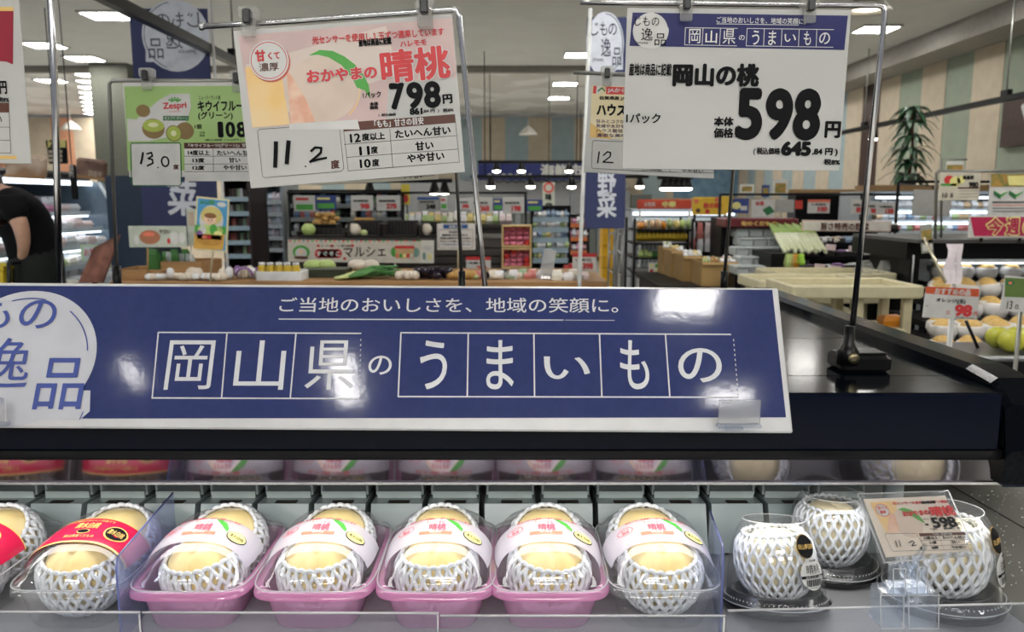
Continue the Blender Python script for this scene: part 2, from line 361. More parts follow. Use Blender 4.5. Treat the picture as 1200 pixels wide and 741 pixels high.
for k in range(150):
    p = on_ss(random.gauss(1165, 22), random.uniform(575, 690), .0003); r_ = random.uniform(.0005, .0012); dr.blob(p, (r_ * 2, r_ * 2, r_ * 2), 5, 4)
tag(dr.build('condensation', mat('water_drops', (.5, .5, .45), .08, .3), case), kind='stuff')
# louvred translucent hoods at the back
TB = mat('milky_louvre', (.33, .39, .39), .25, c2=(.29, .35, .35), sc=9); TB2 = mat('milky_louvre_shade_lifted', (.62, .71, .69), .25)  # lighter copy has brightness put into its colour against the lip's shadow
hood = None
for k in range(22):
    x = -1.12 + .0745 * k
    h_ = thing('air_louvre', 'one of the milky grey plastic air louvres along the back of the peach shelf', 'air louvre', (x, 1.04, ZS), 'air louvres along the case back')
    a = .0335
    m1 = MB(); m1.box((x, 1.045, ZS + .083), (2 * a, .01, .036)); m1.build('upper_plate', TB2, h_)
    m2 = MB(); m2.box((x, 1.026, ZS + .068), (2 * a - .008, .03, .003)); m2.box((x, 1.012, ZS + .064), (2 * a - .008, .003, .011)); m2.box((x - a + .003, 1.03, ZS + .072), (.003, .03, .018)); m2.box((x + a - .003, 1.03, ZS + .072), (.003, .03, .018)); m2.build('ledge', TB2, h_)
    m3 = MB(); m3.loft([[(x - a, .985, ZS + .062), (x + a, .985, ZS + .062), (x + a, .962, ZS + .004), (x - a, .962, ZS + .004)], [(x - a, 1.06, ZS + .056), (x + a, 1.06, ZS + .056), (x + a, 1.06, ZS + .004), (x - a, 1.06, ZS + .004)]])
    m3.build('lower_slab', TB, h_)
    MB().box((x + .002, .992, ZS + .0605), (.028, .012, .003)).build('slot', mat('dark_slot', (.02, .012, .01), .6), h_)

# front guard: clear panels with bright top edges
EDGE = mat('acrylic_edge', (.62, .62, .64), .2, c2=(.5, .5, .52), sc=8)
def guard(label, x0, x1, z0, z1, y0, y1):
    t = thing('price_rail', label, 'shelf guard', ((x0 + x1) / 2, (y0 + y1) / 2, ZS - .03))
    m = MB(); m.add([(x0, y0, z0 - .06), (x1, y1, z1 - .06), (x1, y1, z1), (x0, y0, z0)], [(0, 1, 2, 3)]); m.build('pane', CLEARB, t)
    MB().tube([(x0, y0, z0), (x1, y1, z1)], .0012, 6).build('top_edge', EDGE, t)
    MB().tube([(x1 - .001, y1, z1 - .002), (x1 - .001, y1, z1 - .06)], .0009, 6).build('side_edge', EDGE, t)
GY = .735
def gz(px, py): q = P(px, py, GY); return q.x, q.z
def guard_px(label, p0, p1):
    a = gz(*p0); b = gz(*p1); guard(label, a[0], b[0], a[1], b[1], GY, GY)
guard_px('leftmost clear acrylic shelf guard in front of the red banded packs', (-60, 717), (164, 718))
guard_px('clear acrylic shelf guard in front of the first two pink trays', (167, 718), (514, 719))
guard_px('clear acrylic shelf guard before the last two pink trays and clear pack', (516, 722), (850, 722))
guard_px('rightmost clear acrylic shelf guard before the domed peaches', (853, 716), (1260, 706))

# ================================================================ LONG BLUE BOARD
wht = mat('board_white', (.60, .60, .61), .3)
B = Card('header_board', 'long navy blue sign board with white lettering standing on the black case', 'sign', (-12, 331), (912, 337.5), (-12, 501), .880, .808, m=wht, th=.004, part='board')
# use exact frame: x straight across
BLU = mat('board_blue', (.022, .035, .140), .075, c2=(.019, .031, .128), sc=90, bump=.02)
B.poly([(-12, 335), (905, 340), (921, 489.5), (-12, 491)], BLU, 1, 'printed_field')
B.zoom(0, 320, 2.5)
LETW = mat('board_letter_white', (.62, .63, .66), .3)
for ch, a, b in (('岡', 490, 625), ('山', 690, 836), ('県', 897, 1040)): B.txt(ch, a, 270, b, 270, 146, LETW, .0, 'lettering', 3, res=5)
B.txt('の', 1080, 271, 1148, 271, 56, LETW, .01, 'lettering', 3, res=5)
def wob(pts):  # slightly broken brush line
    return pts
for seg in (((465, 175), (1058, 178)), ((447, 367), (1052, 369)), ((465, 175), (447, 367)), ((666, 176), (650, 368)), ((868, 177), (851, 368))): B.line(seg, 4, LETW, 3, 'frame_lines')
for k in range(12): B.line(((1058 - .3 * k, 195 + 15 * k), (1057 - .4 * k, 199 + 15 * k)), 2.5, LETW, 3, 'frame_lines')
B.txt('ご当地のおいしさを、地域の笑顔に。', 820, 94, 1810, 96, 46, LETW, .008, 'lettering', 3, res=4)
B.line(((818, 136), (1650, 139)), 3.2, LETW, 3, 'frame_lines'); B.line(((1655, 139), (1800, 140)), 1.6, LETW, 3, 'frame_lines')
B.zoom(460, 320, 2.5)
for ch, a, b, t, u in (('う', 80, 160, 197, 342), ('ま', 275, 355, 196, 342), ('い', 443, 578, 245, 312), ('も', 666, 750, 196, 342), ('の', 836, 964, 220, 322)): B.txt(ch, a, (t + u) / 2, b, (t + u) / 2, u - t, LETW, .012, 'lettering', 3, res=5)
for seg in (((25, 176), (990, 181)), ((17, 363), (1013, 365)), ((25, 176), (17, 363)), ((222, 178), (219, 363)), ((414, 178), (416, 363)), ((606, 178), (613, 363)), ((799, 180), (812, 365))): B.line(seg, 4, LETW, 3, 'frame_lines')
for k in range(12): B.line(((998 + 1.2 * k, 195 + 14.5 * k), (999 + 1.2 * k, 200 + 14.5 * k)), 2.5, LETW, 3, 'frame_lines')
# round emblem, cut out, on the left
B.zoom(0, 320, 2.5)
EMB = mat('emblem_white', (.54, .55, .60), .3); EML = mat('emblem_blue', (.04, .07, .30), .35)
B.ell(66, 246, 212, 201, EMB, 2, 'emblem', n=64)
B.poly([(120, 430), (236, 430), (264, 406), (266, 345), (120, 345)], EMB, 2.4, 'emblem')
B.ring(62, 252, 190, 183, 3.5, EML, 4, 'emblem', a0=8, a1=52); B.ring(62, 252, 190, 183, 3.5, EML, 4, 'emblem', a0=78, a1=108)
B.txt('の', 60, 122, 168, 122, 88, EML, -.01, 'emblem', 5, res=5); B.txt('も', -62, 118, 34, 118, 100, EML, -.01, 'emblem', 5, res=5)
B.txt('逸', -62, 264, 92, 264, 148, EML, .005, 'emblem', 5, res=5); B.txt('品', 110, 325, 250, 325, 150, EML, .008, 'emblem', 5, res=5)
B.txt('Jimoto', -150, 376, 12, 376, 34, EML, -.005, 'emblem', 5)
B.line(((236, 430), (246, 408)), 3, EML, 5, 'emblem')
# glossy transparent protective sheet edges
B.done()
# board supports and clips
def board_clip(label, px, py):
    q = P(px, py, .800)
    t = thing('board_clip', label, 'clip', (q.x, q.y, q.z))
    MB().rbox((q.x, q.y - .003, q.z + .012), (.044, .0025, .026), .001).build('front_plate', mat('milky_clip', (.75, .76, .78), .12, kind='film', a=.38), t)
    MB().rbox((q.x, q.y - .003, q.z - .003), (.046, .010, .004), .001).build('channel', CLEARB, t)
    MB().rbox((q.x - .005, q.y - .001, q.z - .006), (.02, .008, .003), .001).build('foot', CLEARB, t)
board_clip('clear plastic clip gripping the lower right corner of the blue board', 865, 495)
board_clip('clear plastic clip at the left edge gripping the blue board', -14, 493)

# ================================================================ PEACHES AND THEIR PACKS
PEACH = mat('cream_peach_skin', (.90, .68, .27), .5, c2=(.92, .75, .38), sc=22); NET = mat('white_foam_net', (.80, .83, .87), .6)
PINKT = mat('pink_tray_plastic', (1, .56, .84), .12, kind='film', a=.50, tint=(1, .84, .94)); PINKR = mat('pink_tray_rim', (.97, .42, .74), .15, kind='film', a=.72, tint=(1, .6, .85))
LIDM = mat('clear_lid', (.92, .93, .96), .06, kind='film', a=.05); LIDE = mat('clear_lid_edge', (.88, .90, .94), .08, kind='film', a=.32)
BAND = mat('white_band_film', (.84, .80, .90), .2, kind='film', a=.86); BANDR = mat('red_band_film', (.56, .02, .07), .18, c2=(.5, .015, .06)); GOLD = mat('gold_ink', (.78, .52, .16), .35); PNK = mat('pink_red_ink', (.72, .12, .16), .5)
LEAF = mat('leaf_green_ink', (.08, .38, .06), .5); PALE = mat('pale_peach_ink', (.90, .68, .52), .5); ORG = mat('orange_ink', (.80, .20, .12), .5); YEL = mat('yellow_ink', (.85, .78, .30), .5)
def peach_mesh(r):
    b = MB(); n = 40; m = 22; rings = []
    for j in range(m + 1):
        la = -pi / 2 + pi * (j + .15) / (m + .3); ring = []
        for k in range(n):
            th = 2 * pi * k / n; d = math.atan2(math.sin(th + pi / 2), math.cos(th + pi / 2)); d2 = math.atan2(math.sin(th - pi / 2), math.cos(th - pi / 2))
            g = 1 - .15 * math.exp(-(d * max(.35, math.cos(la)) / .13) ** 2) * max(0, math.cos(la * .8 - .5)) - .03 * math.exp(-(d2 / .25) ** 2) * max(0, math.sin(la))
            g *= 1 - .10 * math.exp(-((pi / 2 - la) / .30) ** 2)
            ring.append((r * g * math.cos(la) * math.cos(th), r * g * math.cos(la) * math.sin(th), r * .93 * g * math.sin(la)))
        rings.append(ring)
    b.loft(rings, True, True, True); return b
def net_mesh(r, N=50, rows=7, top=.42, sr=.0026, low=-1.25):
    b = MB(); S = 30
    for i in range(N):
        pts = []; s_ = 1 if i % 2 == 0 else -1
        for j in range(S + 1):
            v = j / S; la = low + (top - low) * v
            c = max(-1, min(1, 1.25 * math.cos(pi * rows * v)))
            th = 2 * pi * (i + .5 + s_ * .38 * c) / N
            rho = r * abs(math.cos(la)) ** (.62 if la > 0 else .85); z = r * 1.02 * math.sin(la)
            if v > .93: rho -= (v - .93) * .06; z += (v - .93) * .012
            rho += .0007 * s_ * abs(c)
            pts.append((rho * math.cos(th), rho * math.sin(th), z))
        b.tube(pts, sr, 5, caps=True)
    # bonded loops of the rim
    for i in range(0, N, 2):
        pts = []
        for j in range(7):
            t = j / 6; th = 2 * pi * (i + .5 - (.0 if True else 0) + (-.38 + 1.76 * t)) / N; la = top
            rho = r * abs(math.cos(la)) ** .62 - .004 ; z = r * 1.02 * math.sin(la) + .0009 + .003 * math.sin(pi * t)
            pts.append((rho * math.cos(th), rho * math.sin(th), z))
        b.tube(pts, sr * 1.05, 5)
    return b
PR = .0415
PM = peach_mesh(PR).build('peach', PEACH, None, world=False); PME = PM.data; bpy.data.objects.remove(PM)
NM = net_mesh(PR + .0035).build('foam_net', NET, None, world=False); NME = NM.data; bpy.data.objects.remove(NM)
NM = net_mesh(PR + .0045, top=.72, low=-1.1, rows=7, N=48, sr=.0023).build('foam_net', NET, None, world=False); NME2 = NM.data; bpy.data.objects.remove(NM)
PME2 = PME.copy(); PME2.materials.clear(); PME2.materials.append(mat('pale_peach_skin', (.93, .80, .48), .5, c2=(.94, .84, .58), sc=22))
def peach(label, x, y, z, tilt=(0, 0, 0), sc=1.0, net=None, group=None, nt=None):
    o = bpy.data.objects.new('peach', PME); COL.objects.link(o); o.location = (x, y, z); o.rotation_euler = tilt; o.scale = (sc, sc, sc)
    tag(o, label, 'peach', group)
    if net: o.data = PME2
    n = bpy.data.objects.new('foam_net', net or NME); COL.objects.link(n); n.parent = o
    if nt: n.rotation_euler = nt
    return o

def se_loop(cx, cy, a, b, z, n=36, p=5.5):
    o = []
    for k in range(n):
        t = 2 * pi * k / n; c = math.cos(t); s_ = math.sin(t)
        o.append((cx + a * math.copysign(abs(c) ** (2 / p), c), cy + b * math.copysign(abs(s_) ** (2 / p), s_), z))
    return o
LW, LL, TH, LH = .0600, .088, .050, .042    # half width, half length, tray height, lid height
def lid_z(x, y, a=LW, b=LL, H=LH):
    s_ = ((abs(x) / a) ** 3.2 + (abs(y) / b) ** 3.2) ** (1 / 3.2); return H * max(0, 1 - s_ ** 2.1) ** (1 / 2.1)
def band_pt(u, v, y0=-.049, y1=.000, o=.0012):
    """u -1..1 across the lid, v 0..1 front to back; v runs a little more at the sides"""
    ph = pi / 2 - u * 1.42; y = y0 + (y1 - y0) * v - .006 * abs(u) ** 2
    lo, hi = 0, .2; dx, dz = math.cos(ph) , math.sin(ph)
    for _ in range(22):
        m_ = (lo + hi) / 2; X = dx * m_; Z = dz * m_
        if abs(X) < LW and Z < lid_z(X, y): lo = m_
        else: hi = m_
    return (dx * (lo + o), y, TH + dz * (lo + o))
def band_strip(v0, v1, o=.0012, u0=-1, u1=1, nu=28, nv=5, f=None):
    vs = []; fs = []
    for j in range(nv + 1):
        for i in range(nu + 1):
            vs.append(band_pt(u0 + (u1 - u0) * i / nu, v0 + (v1 - v0) * j / nv, o=o))
    for j in range(nv):
        for i in range(nu): a = j * (nu + 1) + i; fs.append((a, a + 1, a + nu + 2, a + nu + 1))
    return vs, fs
def on_band(mb, body, u, v, wu, wv, o=.002, bold=0., shear=0, rot=0.):
    g, fs = glyphs(body, bold, 2); ca, sa = math.cos(rot), math.sin(rot)
    mb.add([band_pt(u + gx * wu * ca - gy * wu * .5 * sa + shear * gy * wu, v + gy * wv * ca + gx * wv * sa, o=o + .00003 * (i_ // g.n)) for i_, (gx, gy) in enumerate(g)], fs)
def ell_band(mb, u, v, ru, rv, o, n=24):
    mb.add([band_pt(u + ru * math.cos(2 * pi * k / n), v + rv * math.sin(2 * pi * k / n), o=o) for k in range(n)], [tuple(range(n))])
def make_pack(label, x, y, z, kind, group, rz=0.):
    t = thing('peach_pack', label, 'peach pack', (x, y, z), group, (0, 0, rz))
    tm, rm = (PINKT, PINKR) if kind == 'pink' else (mat('clear_tray', (.9, .92, .95), .06, kind='film', a=.08), mat('clear_rim', (.9, .92, .95), .06, kind='film', a=.14))
    m = MB(); rg = []
    for f, zz in ((.74, 0), (.78, .003), (.86, .02), (.95, TH - .006), (.965, TH - .002)): rg.append(se_loop(0, 0, LW * f, LL * (.5 + f / 2) * .985, zz))
    m.loft(rg, False, True, True); m.add(rg[0], [tuple(range(36))])
    for k in range(12):   # moulded ribs of the foot
        th = 2 * pi * k / 12; m.blob((LW * .72 * math.cos(th), LL * .8 * math.sin(th), .001), (.008, .008, .006), 6, 4)
    m.build('tray', tm, t, world=False)
    fl = MB()
    w_ = .006 if kind == 'pink' else .003
    fl.loft([se_loop(0, 0, LW * .965, LL * .97, TH - .003), se_loop(0, 0, LW + w_, LL + w_, TH - .004), se_loop(0, 0, LW + w_ + .0008, LL + w_ + .0008, TH - .009)], False, True, True); fl.build('rim', rm, t, world=False)
    l_ = MB(); rg = [se_loop(0, 0, LW + w_ * .7, LL + w_ * .7, TH - .001), se_loop(0, 0, LW + w_ * .7, LL + w_ * .7, TH + .002), se_loop(0, 0, LW, LL, TH + .0025)]
    for s_ in (.985, .95, .9, .8, .68, .55, .4, .2): rg.append(se_loop(0, 0, LW * s_, LL * s_, TH + LH * (1 - s_ ** 2.1) ** (1 / 2.1), p=3.2))
    l_.loft(rg, False, True, True); l_.add(rg[-1], [tuple(range(36))]); l_.build('lid', LIDM, t, world=False)
    e = MB(); lp = se_loop(0, 0, LW + w_ * .8, LL + w_ * .8, TH + .001, n=48); e.tube(lp + [lp[0]], .0009, 5, caps=False)
    lp = se_loop(0, 0, LW * .97, LL * .97, TH + LH * .26, n=48, p=3.4)
    e.build('lid_edge', mat('clear_edge_shine', (.92, .93, .96), .1, kind='film', a=.55), t, world=False)
    if kind == 'red':
        bm = MB(); bm.add(*band_strip(0, 1), True); bo = bm.build('label_band', BANDR, t, world=False)
        g_ = MB(); g_.add(*band_strip(-.02, .03, .0016, nv=1), True); g_.add(*band_strip(.965, 1.0, .0016, nv=1), True)
        on_band(g_, '清水白桃', -.02, .60, .42, .26, bold=.03); on_band(g_, 'これが岡山のおいしい白桃です', -.05, .84, .85, .11, bold=.02); on_band(g_, '岡山県産くだもの', -.02, .18, .55, .10, bold=.02)
        ell_band(g_, .52, .46, .18, .27, .0017); ell_band(g_, -.02, .36, .12, .09, .0017); g_.build('gold_lettering', GOLD, bo, world=False)
        k_ = MB(); ell_band(k_, .52, .46, .155, .23, .0020); ell_band(k_, -.02, .36, .105, .07, .002); k_.build('black_oval', BK, bo, world=False)
        h_ = MB(); on_band(h_, '清水白桃', .52, .46, .24, .2, o=.0023, bold=.02); h_.build('oval_lettering', GOLD, bo, world=False)
    else:
        bm = MB(); bm.add(*band_strip(0, 1), True); bo = bm.build('label_band', BAND, t, world=False)
        p_ = MB(); ell_band(p_, -.02, .58, .34, .36, .0016); p_.build('printed_peach', PALE, bo, world=False)
        p_ = MB(); ell_band(p_, .02, .60, .30, .33, .0018); p_.build('printed_peach', mat('pale_print', (.90, .78, .74), .5), bo, world=False)
        p_ = MB(); on_band(p_, 'おかやまの', -.06, .78, .34, .13, bold=.02); on_band(p_, '晴桃', -.02, .54, .32, .30, bold=.03)
        on_band(p_, '甘くて', -.56, .66, .13, .10, bold=.02); on_band(p_, '濃厚', -.56, .54, .12, .10, bold=.02)
        on_band(p_, '光センサーを使用し１玉ずつ選果しています', 0, .94, 1.05, .09, bold=.03)
        n_ = 28; p_.add([band_pt(-.56 + r_ * math.cos(2 * pi * k / n_), .60 + r_ * 1.35 * math.sin(2 * pi * k / n_), o=.002) for k in range(n_ + 1) for r_ in (.115, .127)], [(2 * k, 2 * k + 1, 2 * k + 3, 2 * k + 2) for k in range(n_)])
        p_.build('pink_lettering', PNK, bo, world=False)
        p_ = MB(); p_.add(*band_strip(.26, .37, .0019, -.34, .26, 10, 1)); p_.build('orange_bar', ORG, bo, world=False)
        p_ = MB(); on_band(p_, '岡山県産', -.04, .315, .22, .08, o=.0022, bold=.02); p_.build('bar_lettering', W, bo, world=False)
        p_ = MB(); up = [(.10, .93), (.22, .90), (.34, .78), (.42, .58), (.43, .44), (.34, .56), (.22, .74)]; p_.add([band_pt(a, b, o=.0021) for a, b in up], [tuple(range(len(up)))]); p_.build('printed_leaf', LEAF, bo, world=False)
        p_ = MB(); ell_band(p_, .60, .40, .155, .20, .0018); p_.build('oval_rim', BK, bo, world=False)
        p_ = MB(); ell_band(p_, .60, .40, .14, .18, .0021); p_.build('yellow_oval', YEL, bo, world=False)
        p_ = MB(); on_band(p_, '清水白桃', .60, .39, .22, .13, o=.0024, bold=.01); p_.build('oval_lettering', BK, bo, world=False)
    return t
def front(px, Y=.775): return P(px, 690, Y).x
packs = [(-92, 'red', 'leftmost', 'clear peach pack with red band, cut off by the left edge of the picture', 'red banded clear peach packs'),
         (68, 'red', 'second from left', 'clear peach pack with a red gold-lettered band, left of the first pink tray', 'red banded clear peach packs'),
         (214, 'pink', '', 'pink peach tray with a white band, leftmost of four, right of the red banded pack', 'pink peach trays'),
         (362, 'pink', '', 'pink peach tray with white band, second of four from the left, glare on its lid', 'pink peach trays'),
         (508, 'pink', '', 'pink peach tray with white band, third of four from the left', 'pink peach trays'),
         (645, 'pink', '', 'pink peach tray with white band, rightmost of four, beside the clear tray', 'pink peach trays'),
         (783, 'clear', '', 'clear uncoloured peach tray with white band, right of the pink trays', 'clear peach tray')]
nm = ['cut off red banded pack at the left edge', 'red banded pack', 'leftmost pink tray', 'second pink tray', 'third pink tray', 'rightmost pink tray', 'clear white banded tray']
for k, (px, kind, _, lab, grp) in enumerate(packs):
    x = front(px); y = .775 + LL; z = ZS
    make_pack(lab, x, y, z, kind, grp if kind != 'clear' else None)
    rr = random.Random(k)
    for q, (dy, nn) in enumerate(((-.034, 'front'), (.040, 'rear'))):
        peach('%s peach inside the %s' % (nn, nm[k]), x + rr.uniform(-.003, .003), y + dy, z + .046, (R((4, 34)[q] + rr.uniform(-4, 5)), R(rr.uniform(-5, 5)), R(rr.uniform(-14, 14))), 1.0, group='peaches in the long packs')

# domed single peaches
DOME = mat('clear_dome', (.92, .94, .97), .04, kind='film', a=.05); BASEB = mat('black_dish', (.010, .010, .011), .12)
def dome(label, plabel, px, Y, tilt, rz, sticker=0, S=1.0):
    p = P(px, 600, Y); x = p.x
    t = thing('peach_dome', label, 'peach dome', (x, Y, ZS), 'domed single peaches', (R(tilt), 0, R(rz))); t.scale = (S, S, S)
    m = MB(); m.lathe([(.050, 0), (.057, .001), (.0585, .006), (.0595, .010), (.055, .0095), (.0545, .014), (.051, .0145), (.0505, .020), (.046, .021), (.04, .010), (.01, .008)], 48); m.build('base_dish', BASEB, t, world=False)
    m = MB(); m.lathe([(.0600, .0105), (.0602, .012), (.0545, .0145), (.054, .018), (.053, .030), (.0515, .045), (.0485, .064), (.0445, .080), (.0395, .090), (.036, .0945), (.035, .0950), (.0342, .0985), (.033, .099), (.031, .0965), (.004, .0965)], 48, caps=False); m.build('dome', DOME, t, world=False)
    e = MB()
    for r_, z_ in ((.0602, .0115), (.0342, .0985)): e.tube([(r_ * math.cos(2 * pi * k / 40), r_ * math.sin(2 * pi * k / 40), z_) for k in range(41)], .0006, 5, caps=False)
    for k in range(72):
        a = 2 * pi * k / 72; e.box((.0560 * math.cos(a), .0560 * math.sin(a), .0155), (.0010, .0010, .0016))
    e.build('dome_edge', mat('clear_edge_shine'), t, world=False)
    if sticker is not None:
        def dp(a, zz, o):   # point on the dome wall, a = angle from the front, to the right
            pr = [(.030, .053), (.045, .0515), (.064, .0485), (.080, .0445), (.090, .0395)]
            r_ = pr[0][1]
            for (z0, r0), (z1, r1) in zip(pr, pr[1:]):
                if z0 <= zz <= z1: r_ = r0 + (r1 - r0) * (zz - z0) / (z1 - z0)
            r_ += o; return (r_ * math.sin(a), -r_ * math.cos(a), zz)
        A = R(sticker)
        def disc(cz, rz_, o, name, m_, dx=0., n=28, part_of=None):
            b = MB(); b.add([dp(A + dx + rz_ / .05 * math.cos(2 * pi * k / n), cz + rz_ * math.sin(2 * pi * k / n), o) for k in range(n)], [tuple(range(n))]); return b.build(name, m_, t, world=False)
        rs_ = disc(.0475, .0165, .0015, 'round_sticker', W, .10)
        disc(.0765, .0125, .0016, 'oval_sticker', mat('sticker_rim_gold', (.5, .33, .1), .4)); os_ = disc(.0765, .0118, .0022, 'oval_sticker', BK)
        def lt_(name, body, dx, cz, wd, hh, m_, bold=0.02, o=.0028):
            g, fs = glyphs(body, bold, 2); b = MB(); b.add([dp(A + dx + gx * wd / .05, cz + gy * hh, o + .00003 * (i_ // g.n)) for i_, (gx, gy) in enumerate(g)], fs); b.build(name, m_, os_ if cz > .07 else rs_, world=False)
        lt_('gold_lettering', '岡山夢白桃', 0, .0765, .0215, .0055, GOLD); lt_('lettering', '晴桃', .10, .0530, .019, .0095, BK, .0); lt_('lettering', '岡山県産', .10, .0618, .009, .0022, BK)
        b = MB(); b.add([dp(A + .10 + (.0162 * (i / 8 * 2 - 1)) / .05, .0452 + j * .0028 - .0014, .0026) for j in (0, 1) for i in range(9)], [(i, i + 1, i + 10, i + 9) for i in range(8)]); b.build('black_strip', BK, rs_, world=False)
        lt_('strip_lettering', '光センサー選果', .10, .0452, .024, .0018, W, .02, .0032)
        b = MB(); xx = -.011
        rr = random.Random(3)
        while xx < .011:
            wd = rr.choice((.0004, .0008, .0012)); b.add([dp(A + .10 + q / .05, zz, .0026) for q, zz in ((xx, .0355), (xx + wd, .0355), (xx + wd, .0425), (xx, .0425))], [(0, 1, 2, 3)]); xx += wd + rr.choice((.0005, .0009))
        b.build('barcode', BK, rs_, world=False)
        lt_('barcode_digits', '4 976300 512', .10, .0338, .019, .0016, BK, 0.)
    T = t.rotation_euler.to_matrix() @ Vector((0, 0, .053 * S))
    peach(plabel, x + T.x, Y + T.y, ZS + T.z, (R(tilt), 0, R(rz + 20)), .94 * S, NME2, 'domed peaches')
dome('nearest clear domed peach cup leaning back, black base and round sticker', 'peach under the nearest, leaning dome', 915, .832, -13, 0, 25)
dome('rear clear domed peach cup without a visible sticker, behind the leaning one', 'peach under the rear dome', 975, .925, -2, 0, None)
dome('rightmost clear domed peach cup partly behind the small price card', 'peach under the rightmost dome', 1112, .845, -4, 0, 44, 1.12)

# partition plates between the rows
def plate(label, px0, Y0, px1, Y1, zt0, zt1):
    a = P(px0, 600, Y0); b = P(px1, 600, Y1); t = thing('partition', label, 'shelf divider', (a.x, (Y0 + Y1) / 2, ZS))
    m = MB(); d = (Vector((b.x, Y1, 0)) - Vector((a.x, Y0, 0))).normalized(); n_ = Vector((-d.y, d.x, 0)) * .0008
    prof = [(0, 0), (0, zt0 - .012), (.02, zt0 - .003), (.06, zt0), (1, zt1), (1, 0)]
    r1 = [tuple(Vector((a.x + (b.x - a.x) * u, Y0 + (Y1 - Y0) * u, ZS + zz)) + n_) for u, zz in prof]; r2 = [tuple(Vector(p) - n_ * 2) for p in r1]
    m.loft([r1, r2]); m.build('plate', mat('violet_tinted_plate', (.55, .60, .85), .06, kind='film', a=.16, tint=(.80, .84, .96)), t)
    MB().tube([tuple(Vector(p) - n_) for p in r1[:-1]], .0011, 6).build('plate_edge', mat('violet_edge', (.30, .34, .62), .2, kind='film', a=.6, tint=(.7, .75, 1)), t)
plate('violet tinted clear divider between the red banded pack and first pink tray', 131, .755, 204, .93, .095, .098)
plate('violet tinted clear divider between the clear tray and the domed peaches', 850, .765, 832, .93, .10, .075)

# ================================================================ CARDS ON THE CASE
GREY = mat('card_line_grey', (.12, .11, .10), .5); BRN = mat('brown_ink', (.10, .032, .018), .5); DKR = mat('dark_red_ink', (.20, .05, .05), .5)
PCH1 = mat('peach_picture_cream', (.68, .55, .46), .5); PCH2 = mat('peach_picture_orange', (.83, .55, .22), .5, c2=(.80, .62, .36), sc=14); PCH3 = mat('peach_picture_rose', (.72, .38, .26), .5, c2=(.80, .58, .44), sc=45)
PKBG = mat('pink_card_edge', (.62, .46, .44), .5); FOOTM = BLKP
def rod(name, pts, r, parent, m=CHR): return MB().tube(pts, r, 8).build(name, m, parent)
def card_clip(label, px, py, Y, s=1.0, tilt=0., milky=False):
    q = P(px, py, Y); t = thing('card_clip', label, 'clip', (q.x, q.y, q.z))
    CM = mat('clip_plastic', (.80, .80, .76), .1, kind='film', a=.30)
    def bx(c, d): return MB().rbox((q.x + c[0] * s, q.y - .006 + c[1] * s, q.z + c[2] * s), (d[0] * s, d[1] * s, d[2] * s), .0012 * s)
    bx((0, 0, -.008), (.014, .004, .018)).build('jaw', CM, t); bx((0, .012, -.008), (.014, .003, .018)).build('jaw', CM, t)
    bx((0, .004, .006), (.018, .016, .012)).build('clip_body', CM, t); bx((0, -.002, .002), (.008, .010, .014)).build('spring', mat('steel_spring', (.05, .05, .05), .3, .6), t)
    return t

# --- the 598 card
C = Card('price_card', 'large white price card reading 598 with navy header, upper right', 'price card', (735, 9), (998, 11.5), (727, 198), .93, .935, m=mat('glossy_card', (.56, .56, .54), .22, bump=.01, sc=3))
C.zoom(720, 0, 1023 / 290)
NV = mat('deep_navy_ink', (.010, .013, .11), .3)
C.poly([(75, 52), (965, 65), (950, 207), (62, 190)], NV, 1, 'header_band')
WH = mat('white_ink', (.76, .76, .73), .4)
C.ell(150, 128, 68, 66, mat('badge_grey', (.62, .62, .60), .4), 2, 'emblem'); C.ring(150, 128, 66, 66, 3, NV, 3, 'emblem', a0=10, a1=80)
C.txt('じもの', 84, 88, 184, 90, 34, BK, 0, 'emblem', 4); C.txt('逸', 110, 142, 158, 143, 46, BK, 0, 'emblem', 4); C.txt('品', 166, 164, 212, 165, 44, BK, 0, 'emblem', 4); C.txt('Jimoto', 84, 178, 138, 179, 15, BK, 0, 'emblem', 4)
C.txt('ご当地のおいしさを、地域の笑顔に。', 422, 82, 790, 89, 22, WH, .01, 'lettering', 2); C.line(((422, 99), (760, 104)), 2, WH, 2, 'header_lines')
C.txt('岡', 308, 150, 355, 150, 52, WH, 0, 'lettering', 2, res=4); C.txt('山', 376, 153, 424, 153, 46, WH, .01, 'lettering', 2); C.txt('県', 448, 151, 500, 152, 54, WH, 0, 'lettering', 2, res=4); C.txt('の', 514, 156, 538, 156, 19, WH, .01, 'lettering', 2)
for ch, a, b, h in (('う', 568, 598, 52), ('ま', 636, 668, 52), ('い', 702, 750, 28), ('も', 782, 812, 50), ('の', 846, 890, 42)): C.txt(ch, a, 156 + (a - 568) * .01, b, 156.5 + (a - 568) * .01, h, WH, .008, 'lettering', 2, res=4)
for seg in (((293, 115), (508, 118)), ((290, 186), (505, 190)), ((293, 115), (290, 186)), ((366, 117), (362, 188)), ((438, 118), (434, 189)), ((548, 118), (906, 123)), ((544, 190), (903, 196)), ((548, 118), (544, 190)), ((619, 119), (616, 191)), ((692, 120), (689, 192)), ((763, 121), (760, 193)), ((836, 122), (833, 195))): C.line(seg, 2, WH, 2, 'header_lines')
C.txt('産地は商品に記載', 60, 287, 236, 289, 46, BK, .035)
C.txt('岡山の桃', 240, 310, 598, 312, 86, BK, .055, res=4)
C.txt('1パック', 48, 489, 190, 491, 38, BK, .03)
C.txt('本体', 410, 502, 492, 504, 36, BK, .05); C.txt('価格', 409, 549, 491, 550, 38, BK, .04)
[C.txt(ch_, a_, 472 + k_, b_, 473 + k_, 196, BK, .05, res=8) for k_, (ch_, a_, b_) in enumerate((('5', 500, 612), ('9', 622, 736), ('8', 738, 852)))]
C.txt('円', 868, 536, 934, 537, 64, BK, .05)
